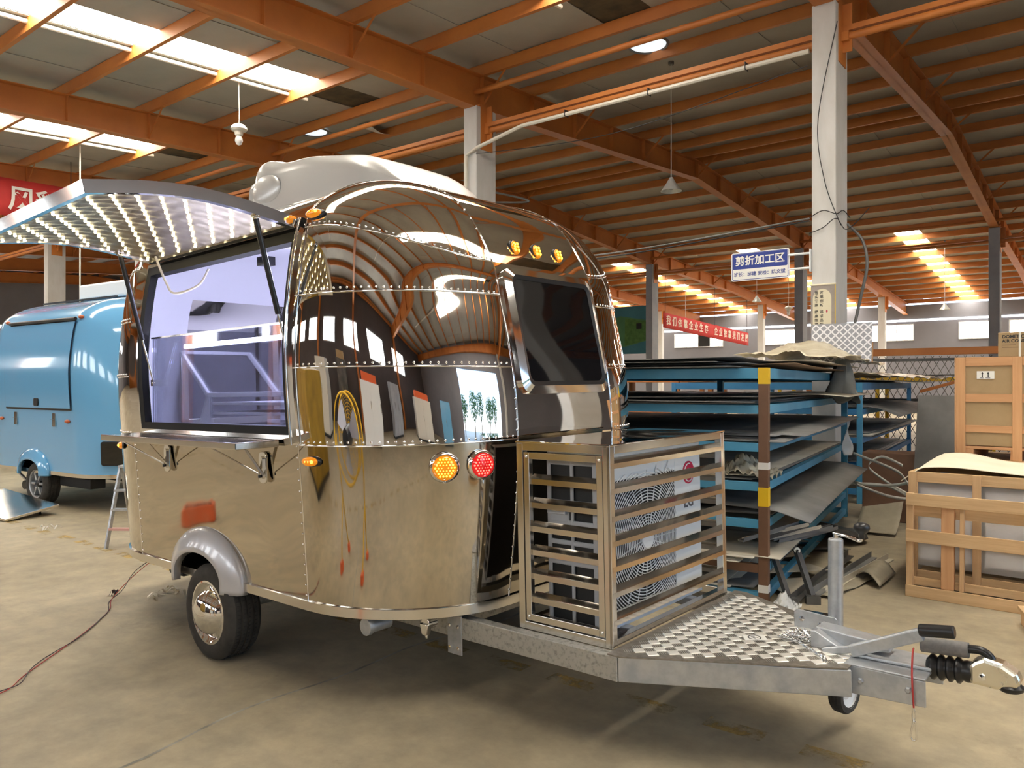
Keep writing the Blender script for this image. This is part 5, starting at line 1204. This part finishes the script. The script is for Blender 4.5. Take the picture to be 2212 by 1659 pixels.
obj('sign_names', text_mesh('班长：邱建', .062, .0005, .001), 'signblue', SG, loc=(-.20, -.0035, .085), rot=(R(90), 0, 0)); obj('sign_names', text_mesh('安检：陈文斌', .062, .0005, .001), 'signblue', SG, loc=(.16, -.0035, .085), rot=(R(90), 0, 0))
for z in (.10, .29): MB().cyl((.38, .012, z), (.665, .012, z), .016, 10).build('bracket_arm', 'white', SG, smooth=50)
MB().box(.655, .668, -.02, .05, .05, .34).build('bracket_plate', 'white', SG)
PO = empty('column_poster', (-2.92, 10.215, 2.25)); tag(PO, 'cream slogan poster with grey arch top on the white column', 'poster')
MB().box(-.155, .145, 0, .008, 0, .62).build('poster_sheet', 'postergrey', PO); MB().prism([(-.13, 0), (.10, 0), (.10, .42)]+[(-.015+.115*math.cos(t), .45+.12*math.sin(t)) for t in lin(0, PI, 12)]+[(-.13, .40)], (0, -.001, 0), (1,0,0), (0,0,1), (0,1,0), .002).build('poster_arch', 'poster', PO)
MB().cyl((-.165, .0, .625), (.155, .0, .625), .012, 10).build('top_rod', 'foamsheet', PO, smooth=50); MB().box(.142, .150, -.004, .008, 0, .62).build('gilt_edge', 'postyellow', PO)
for x, s in ((-.085, '落实管理提高效率'), (-.02, '改革创新追求品质')):
    for i, chr_ in enumerate(s): obj('character', text_mesh(chr_, .045, .0003, .0008), 'ink', PO, loc=(x, -.0022, .52-.054*i-(.03 if i > 3 else 0)), rot=(R(90), 0, 0))
MB().sphere((.045, -.002, .28), 1, 8, 6, (.01, .001, .02)).build('red_seal', 'lgred', PO)
def banner(name, u, v0, v1, z0a, z1a, z0b, z1b, label):
    """cloth banner hung along v at constant u, facing +u"""
    B = empty(name, (u, v0, 0)); tag(B, label, 'banner')
    MB().grid(lambda s, t: Vector((.012*math.sin(s*9), (v1-v0)*s, (z0a+(z0b-z0a)*s)*(1-t)+(z1a+(z1b-z1a)*s)*t)), lin(0, 1, 24), [0, .33, .66, 1]).build('cloth', 'red_banner', B, smooth=70, solid=.004)
    return B
B1 = banner('slogan_banner', -15.2, 30.0, 39.8, 4.03, 4.68, 3.62, 4.30, 'long red slogan banner with pale Chinese characters hung far right')
for i, chr_ in enumerate('我们依靠企业生存 企业依靠我们发展'):
    if chr_ != ' ':
        s = (i+.8)/17.4; obj('character', text_mesh(chr_, .42, .002, .008), 'banner_text', B1, loc=(.03, 9.8*s, 4.355-.39*s), rot=(R(90), 0, R(90)))
for s in (.02, .55, .98): MB().cyl((0, 9.8*s, 4.65-.4*s), (0, 9.8*s, zr(30+9.8*s)+.003), .012, 6).build('hanger', 'darkwire', B1)
B2 = banner('slogan_banner', -20.6, 5.4, 8.55, 5.55, 6.45, 5.62, 6.50, 'red banner with large pale characters hung under the rafter at the far left')
for s, chr_ in ((.60, '风'), (.79, '貌')): obj('character', text_mesh(chr_, .62, .002, .012), 'banner_text2', B2, loc=(.03, 3.15*s, 5.98), rot=(R(90), 0, R(90)))
for s in (.05, .95): MB().cyl((0, 3.15*s, 6.45), (0, 3.15*s, zr(5.4+3.15*s)+.003), .01, 6).build('hanger', 'darkwire', B2)
TBd = empty('picture_board', (-17.1, 29.3, 0)); tag(TBd, 'teal picture board showing a green machine beside the far column', 'picture board')
MB().box(-2.1, 1.9, 0, .05, 2.9, 4.95).build('board', 'teal_board', TBd); MB().prism([(-.9, 3.5), (.4, 3.2), (1.5, 3.45), (1.6, 4.3), (.2, 4.55), (-.9, 4.15)], (0, -.012, 0), (1,0,0), (0,0,1), (0,1,0), .012).build('machine_print', 'green_pr', TBd)
MB().prism([(.42, 3.25), (1.48, 3.47), (1.55, 4.25), (.45, 4.45)], (0, -.016, 0), (1,0,0), (0,0,1), (0,1,0), .004).build('machine_side_print', 'leaf', TBd); MB().prism([(1.0, 3.95), (1.25, 3.95), (1.25, 4.2), (1.0, 4.2)], (0, -.02, 0), (1,0,0), (0,0,1), (0,1,0), .004).build('vent_print', 'blackmatte', TBd)
for x in (-2.0, 1.8): MB().box(x, x+.08, .05, .13, 0, 4.9).build('post', 'grey_and_shade', TBd)
# ================================================================== lamps, conduit, cables
def pendant(u, v, z, label, kind='shade'):
    top = zr(v)-.005; P_ = empty('pendant_lamp', (u, v, z)); tag(P_, label, 'lamp')
    MB().cyl((0, 0, .14), (0, 0, top-z), .008, 6).build('rod', 'enamel', P_); MB().cyl((0, 0, top-z-.05), (0, 0, top-z+.03), .05, 10).build('ceiling_rose', 'sheetgrey', P_)
    MB().lathe([(.03, .16), (.05, .12), (.09, .05), (.16, -.05), (.19, -.09), (.185, -.09), (.155, -.048), (.085, .045), (.03, .10)], n=28).build('shade', 'enamel', P_, smooth=50); MB().sphere((0, 0, -.02), .05, 12, 8).build('bulb', 'bulb', P_, smooth=60)
def bulb_lamp(u, v, z, label, rod=False):
    top = zr(v)-.005; P_ = empty('bulb_lamp', (u, v, z)); tag(P_, label, 'lamp')
    MB().tube(catmull([(0, 0, .10), (.01, 0, .3*(top-z)), (-.015, .01, .7*(top-z)), (0, 0, top-z)], 6), .008, 6).build('cord', 'pvc', P_)
    MB().lathe([(.05, .12), (.10, .10), (.14, .06), (.15, .02), (.12, -.01), (.08, -.02), (.07, -.08), (.05, -.1)], n=14).build('fitting', 'pvc', P_, smooth=30); MB().lathe([(.03, -.08), (.065, -.14), (.07, -.19), (.045, -.25), (.0005, -.27)], n=16).build('bulb', 'bulb', P_, smooth=60)
pendant(-6.3, 12.75, 5.18, 'white enamel pendant lamp hanging by the thin rod left of the white column')
pendant(-11.3, 30.5, 5.0, 'small far pendant lamp hanging left of the blue area sign'); pendant(-5.0, 33.0, 4.5, 'dark far pendant lamp above the right windows'); pendant(-17.0, 36.0, 4.6, 'tiny far pendant lamp beside the long red banner')
bulb_lamp(-12.5, 7.95, 6.2, 'bare bulb lamp hanging from a purlin above the open hatch'); bulb_lamp(-10.2, 31.0, 4.6, 'bare bulb lamp hanging below the blue area sign')
dp = MB().cyl((-18.9, 7.9, 3.2), (-18.9, 7.9, zr(8)+.0), .018, 8).build('drop_pipe', 'pvc', smooth=50); tag(dp, 'thin white drop pipe hanging from the roof above the hatch tip', 'pipe')
cn = MB().tube([(-8.99, 10.185, 1.5), (-8.99, 10.185, 5.62), (-8.72, 10.185, 5.72), (-7.9, 10.38, 5.98), (-3.15, 10.38, 5.98)], .033, 8).build('pvc_conduit', 'pvc', smooth=40); tag(cn, 'white plastic conduit running up one column and along the tie beam', 'conduit')
for u in (-7.0, -5.5, -4.0): MB().box(u-.006, u+.006, 10.345, 10.45, 5.945, 6.05).build('clip', 'cable', cn)
def cable(pts, r, label, name='overhead_cable', mat='cable'):
    o = MB().tube(catmull(pts, 10), r, 6).build(name, mat, smooth=60); tag(o, label, 'cable'); return o
cable([(-2.77, 10.76, 3.72), (-2.58, 10.75, 3.48), (-2.52, 10.74, 3.15), (-2.60, 10.76, 2.75), (-2.70, 10.78, 2.3)], .020, 'thick grey hose looping down beside the white column', 'column_hose', 'sheetgrey')
cable([(-9.0, 8.5, 3.5), (-6.2, 9.6, 3.48), (-3.1, 10.25, 3.75)], .013, 'sagging grey cable strung from behind the trailer to the white column', mat='sheetgrey')
cable([(-9.0, 8.5, 3.46), (-6.2, 9.6, 3.43), (-3.1, 10.25, 3.72)], .010, 'thin black cable slung just under the sagging grey cable')
cable([(-3.09, 10.21, 3.75), (-2.92, 10.20, 3.82), (-2.76, 10.21, 3.76), (-2.75, 10.5, 3.85), (-2.74, 10.78, 3.8)], .006, 'thin wire wrapped round the white column above the sign')
cable([(-3.09, 10.21, 3.55), (-2.92, 10.20, 3.60), (-2.76, 10.21, 3.7), (-2.70, 10.5, 3.6), (-2.5, 10.78, 3.9)], .006, 'thin wire wrapped round the white column lower than the other')
cable([(-9.2, 10.9, 5.2), (-8.6, 11.5, 5.0), (-10.0, 10.3, 5.0)], .02, 'grey cable coil hanging behind the rooftop unit', mat='sheetgrey')
for a, b in (((-8.72, 10.15, 5.6), (-3.1, 10.15, 5.7)),):
    cable([a, (Vector(a)+Vector(b))/2+Vector((0, -.1, -.28)), b], .006, 'thin black wire sagging between the two white columns')
cable([(-2.75, 10.22, 6.2), (-2.98, 10.2, 5.0), (-2.9, 10.2, 4.2), (-2.7, 10.2, 3.6)], .006, 'thin wire running down the white column face')
M['ventpane'] = em('vent_daylight', (.80, .88, .95), .9)
# round roof ventilator openings
for u, v in ((-6.19, 11.66), (-14.2, 10.9)):
    e = MB().lathe([(.30, .0), (.33, -.03), (.36, 0)], (u, v, zr(v)-.03), n=28).build('vent_ring', 'sheetgrey', ceil); e.location = (0, 0, -6); e = MB().lathe([(.0005, 0), (.31, 0)], (u, v, zr(v)-.035), n=28).build('vent_pane', 'ventpane', ceil) if 'ventpane' in M else MB().lathe([(.0005, 0), (.31, 0)], (u, v, zr(v)-.035), n=28).build('vent_pane', 'white', ceil); e.location = (0, 0, -6)
bd = cloth('loose_insulation', lambda a, b: Vector((-13.2+.35*a, 11.3+.9*b, zr(11.3)-.03-.12*math.sin(b*PI)*a)), lin(0, 1, 4), lin(0, 1, 8), 'whitetape', 'torn strip of roof insulation hanging from the ceiling above the trailer', 'insulation strip')
# ================================================================== the hall around and behind the camera (seen in the mirror skin)
def yellow_fan(loc, yaw, label, h=1.05):
    F = empty('drum_fan', loc, (0, 0, R(yaw))); tag(F, label, 'fan')
    for y in (-.13, .13): MB().tube([(.40*math.cos(t), y, h+.40*math.sin(t)) for t in lin(0, 2*PI, 33)[:-1]], .016, 8, closed=True).build('ring', 'fanyellow', F, smooth=60)
    g = MB()
    for r in [.06+.034*i for i in range(10)]: g.tube([(r*math.cos(t), -.15, h+r*math.sin(t)) for t in lin(0, 2*PI, 33)[:-1]], .003, 4, closed=True)
    for k in range(12): t = 2*PI*k/12; g.tube([(0, -.15, h), (.4*math.cos(t), -.13, h+.4*math.sin(t))], .004, 4)
    stuff(g.build('guard', 'fanyellow', F)); MB().cyl((0, -.12, h), (0, .16, h), .09, 18).build('motor', 'black', F, smooth=50)
    for k in range(3):
        t0 = 2*PI*k/3; MB().grid(lambda r, s: Vector((r*math.cos(t0+s), -.06+.09*s, h+r*math.sin(t0+s))), lin(.08, .35, 4), lin(0, .8, 5)).build('blade', 'acgrey', F, smooth=60)
    for x in (-.43, .43): MB().tube([(x, 0, h), (x, 0, .5), (x*.9, -.28, .06)], .017, 8).build('leg', 'fanyellow', F, smooth=60); MB().tube([(x, 0, .5), (x*.9, .28, .06)], .017, 8).build('leg', 'fanyellow', F, smooth=60)
    for x in (-.39, .39):
        for y in (-.28, .28): MB().obox((x, y, .04), (.07, .12, .08)).build('foot', 'safety_orange', F, bev=.01)
    return F
yellow_fan((-3.35, .62, 0), 15, 'yellow drum fan with orange feet standing left of the camera')
def cabinet(loc, size, yaw, mat, label, cat='cabinet', doors=2, top=None):
    C_ = empty('steel_cabinet', loc, (0, 0, R(yaw))); tag(C_, label, cat); w, d, h = size
    MB().box(-w/2, w/2, -d/2, d/2, .08, h).build('body', mat, C_, bev=.01); MB().box(-w/2+.04, w/2-.04, -d/2+.04, d/2-.04, 0, .08).build('plinth', 'blackmatte', C_)
    for i in range(doors):
        x0, x1 = -w/2+w*i/doors+.012, -w/2+w*(i+1)/doors-.012; o = MB().box(x0, x1, d/2, d/2+.018, .12, h-.04).build('door', mat, C_, bev=.004); MB().box(x1-.06, x1-.03, d/2+.018, d/2+.045, h*.45, h*.58).build('handle', 'chrome', o)
    if top: MB().box(-w/2*.8, w/2*.8, -d/2*.8, d/2*.8, h, h+.35).build('top_box', top, C_, bev=.01)
    return C_
cabinet((-7.6, -5.6, 0), (1.6, .8, 2.0), 4, 'machine', 'tall cream machine cabinet by the near wall, leftmost')
cabinet((-4.9, -6.0, 0), (1.1, .7, 2.2), -5, 'sheetdark', 'tall dark steel cabinet by the near wall', top='cardboard')
cabinet((-1.9, -5.2, 0), (1.8, 1.0, 1.7), 8, 'white_steel', 'white machine housing with double doors by the near wall', 'machine', top='safety_orange')
cabinet((1.2, -5.9, 0), (1.2, .8, 2.1), 0, 'grey_and_shade', 'grey locker cabinet behind the camera', doors=3)
cabinet((4.6, -4.4, 0), (2.2, 1.2, 1.9), 30, 'machine', 'large cream machine with orange top box near the gateway', 'machine', top='safety_orange')
cabinet((6.9, -1.8, 0), (1.4, .9, 2.2), 62, 'bluepaint', 'blue cabinet standing beside the gateway')
M['machyellow'] = pm('machine_yellow', (.34, .20, .012), (.22, .13, .01), scale=2, rough=.5)
cabinet((-6.6, -1.3, 0), (1.9, 1.2, 1.55), 20, 'machyellow', 'yellow machine with dark doors left of the camera', 'machine')
cn_ = empty('fuel_can', (-7.4, 1.2, 0), (0, 0, R(30))); cn_.scale = (.75, .6, .5); tag(cn_, 'small orange fuel can on the floor left of the camera', 'fuel can')
MB().box(-.14, .14, -.09, .09, 0, .34).build('can_body', 'safety_orange', cn_, bev=.03); MB().tube(catmull([(-.1, 0, .33), (-.08, 0, .41), (.06, 0, .41), (.08, 0, .33)], 6), .014, 8).build('can_handle', 'safety_orange', cn_, smooth=60); MB().cyl((.10, 0, .33), (.14, 0, .40), .025, 12).build('can_spout', 'black', cn_)
# stacked cartons and a round stool right of the camera
rb_ = random.Random(5)
for i, (u, v, s, h) in enumerate(((1.9, 4.6, .55, .45), (1.92, 4.62, .48, .40), (2.7, 5.3, .6, .6), (3.3, 4.2, .5, .5))):
    z = .45 if i == 1 else 0; o = MB().box(-s/2, s/2, -s/2, s/2, 0, h).build('packing_carton', 'cardboard', loc=(u, v, z), rot=(0, 0, rb_.uniform(-.4, .4)), bev=.006)
    tag(o, ['brown carton at the bottom of a stack right of the camera', 'brown carton on top of the stack right of the camera', 'largest brown carton right of the camera', 'single brown carton nearest the gateway'][i], 'carton'); MB().box(-.03, .03, -s/2-.001, s/2+.001, h-.001, h+.0015).build('packing_tape', 'film', o)
cd_ = empty('cable_drum', (2.9, 2.6, 0)); tag(cd_, 'wooden cable drum lying flat right of the camera', 'cable drum')
for z in (0, .42): MB().lathe([(.0005, z), (.5, z), (.5, z+.05), (.0005, z+.05)], n=36).build('flange', 'woodx', cd_)
MB().cyl((0, 0, .05), (0, 0, .42), .28, 28).build('core', 'cable', cd_, smooth=50)
for k in range(5): MB().tube([((.36-.004*k)*math.cos(t), (.36-.004*k)*math.sin(t), .10+.06*k) for t in lin(0, 2*PI, 33)[:-1]], .03, 6, closed=True).build('cable_turn', 'cable', cd_, smooth=60)
# trees outside the gateway
def tree(u, v, h, label, seed):
    T = empty('tree', (u, v, 0)); tag(T, label, 'tree', group='trees outside the gateway'); rd = random.Random(seed)
    MB().tube([(0, 0, 0), (.05, .02, h*.3), (.0, .08, h*.55), (.05, 0, h*.8)], [.16, .13, .09, .04], 8).build('trunk', 'sheetbrown', T, smooth=60)
    m = MB()
    for _ in range(900):
        a, b = rd.uniform(0, 2*PI), math.acos(rd.uniform(-1, 1)); r = rd.random()**.4; c = Vector((1.7*r*math.sin(b)*math.cos(a), 1.7*r*math.sin(b)*math.sin(a), h*.68+h*.36*r*math.cos(b)))
        n = Vector((rd.uniform(-1, 1), rd.uniform(-1, 1), rd.uniform(-1, 1))).normalized(); t_ = n.orthogonal().normalized()*.16; b_ = n.cross(t_).normalized()*.10
        m._a([c-t_, c+b_, c+t_, c-b_], [(0, 1, 2, 3)])
    stuff(m.build('foliage', 'leaf', T)); return T
for i, (v, u) in enumerate(((-1.5, 21), (2.4, 19.5), (5.2, 22), (8.6, 20), (12, 22.5))): tree(u, v, 4.6+.5*(i % 3), ['tree outside the gateway at its near-wall end', 'second tree outside the gateway', 'middle tree outside the gateway', 'fourth tree outside the gateway', 'tree outside the gateway furthest from the near wall'][i], 60+i)
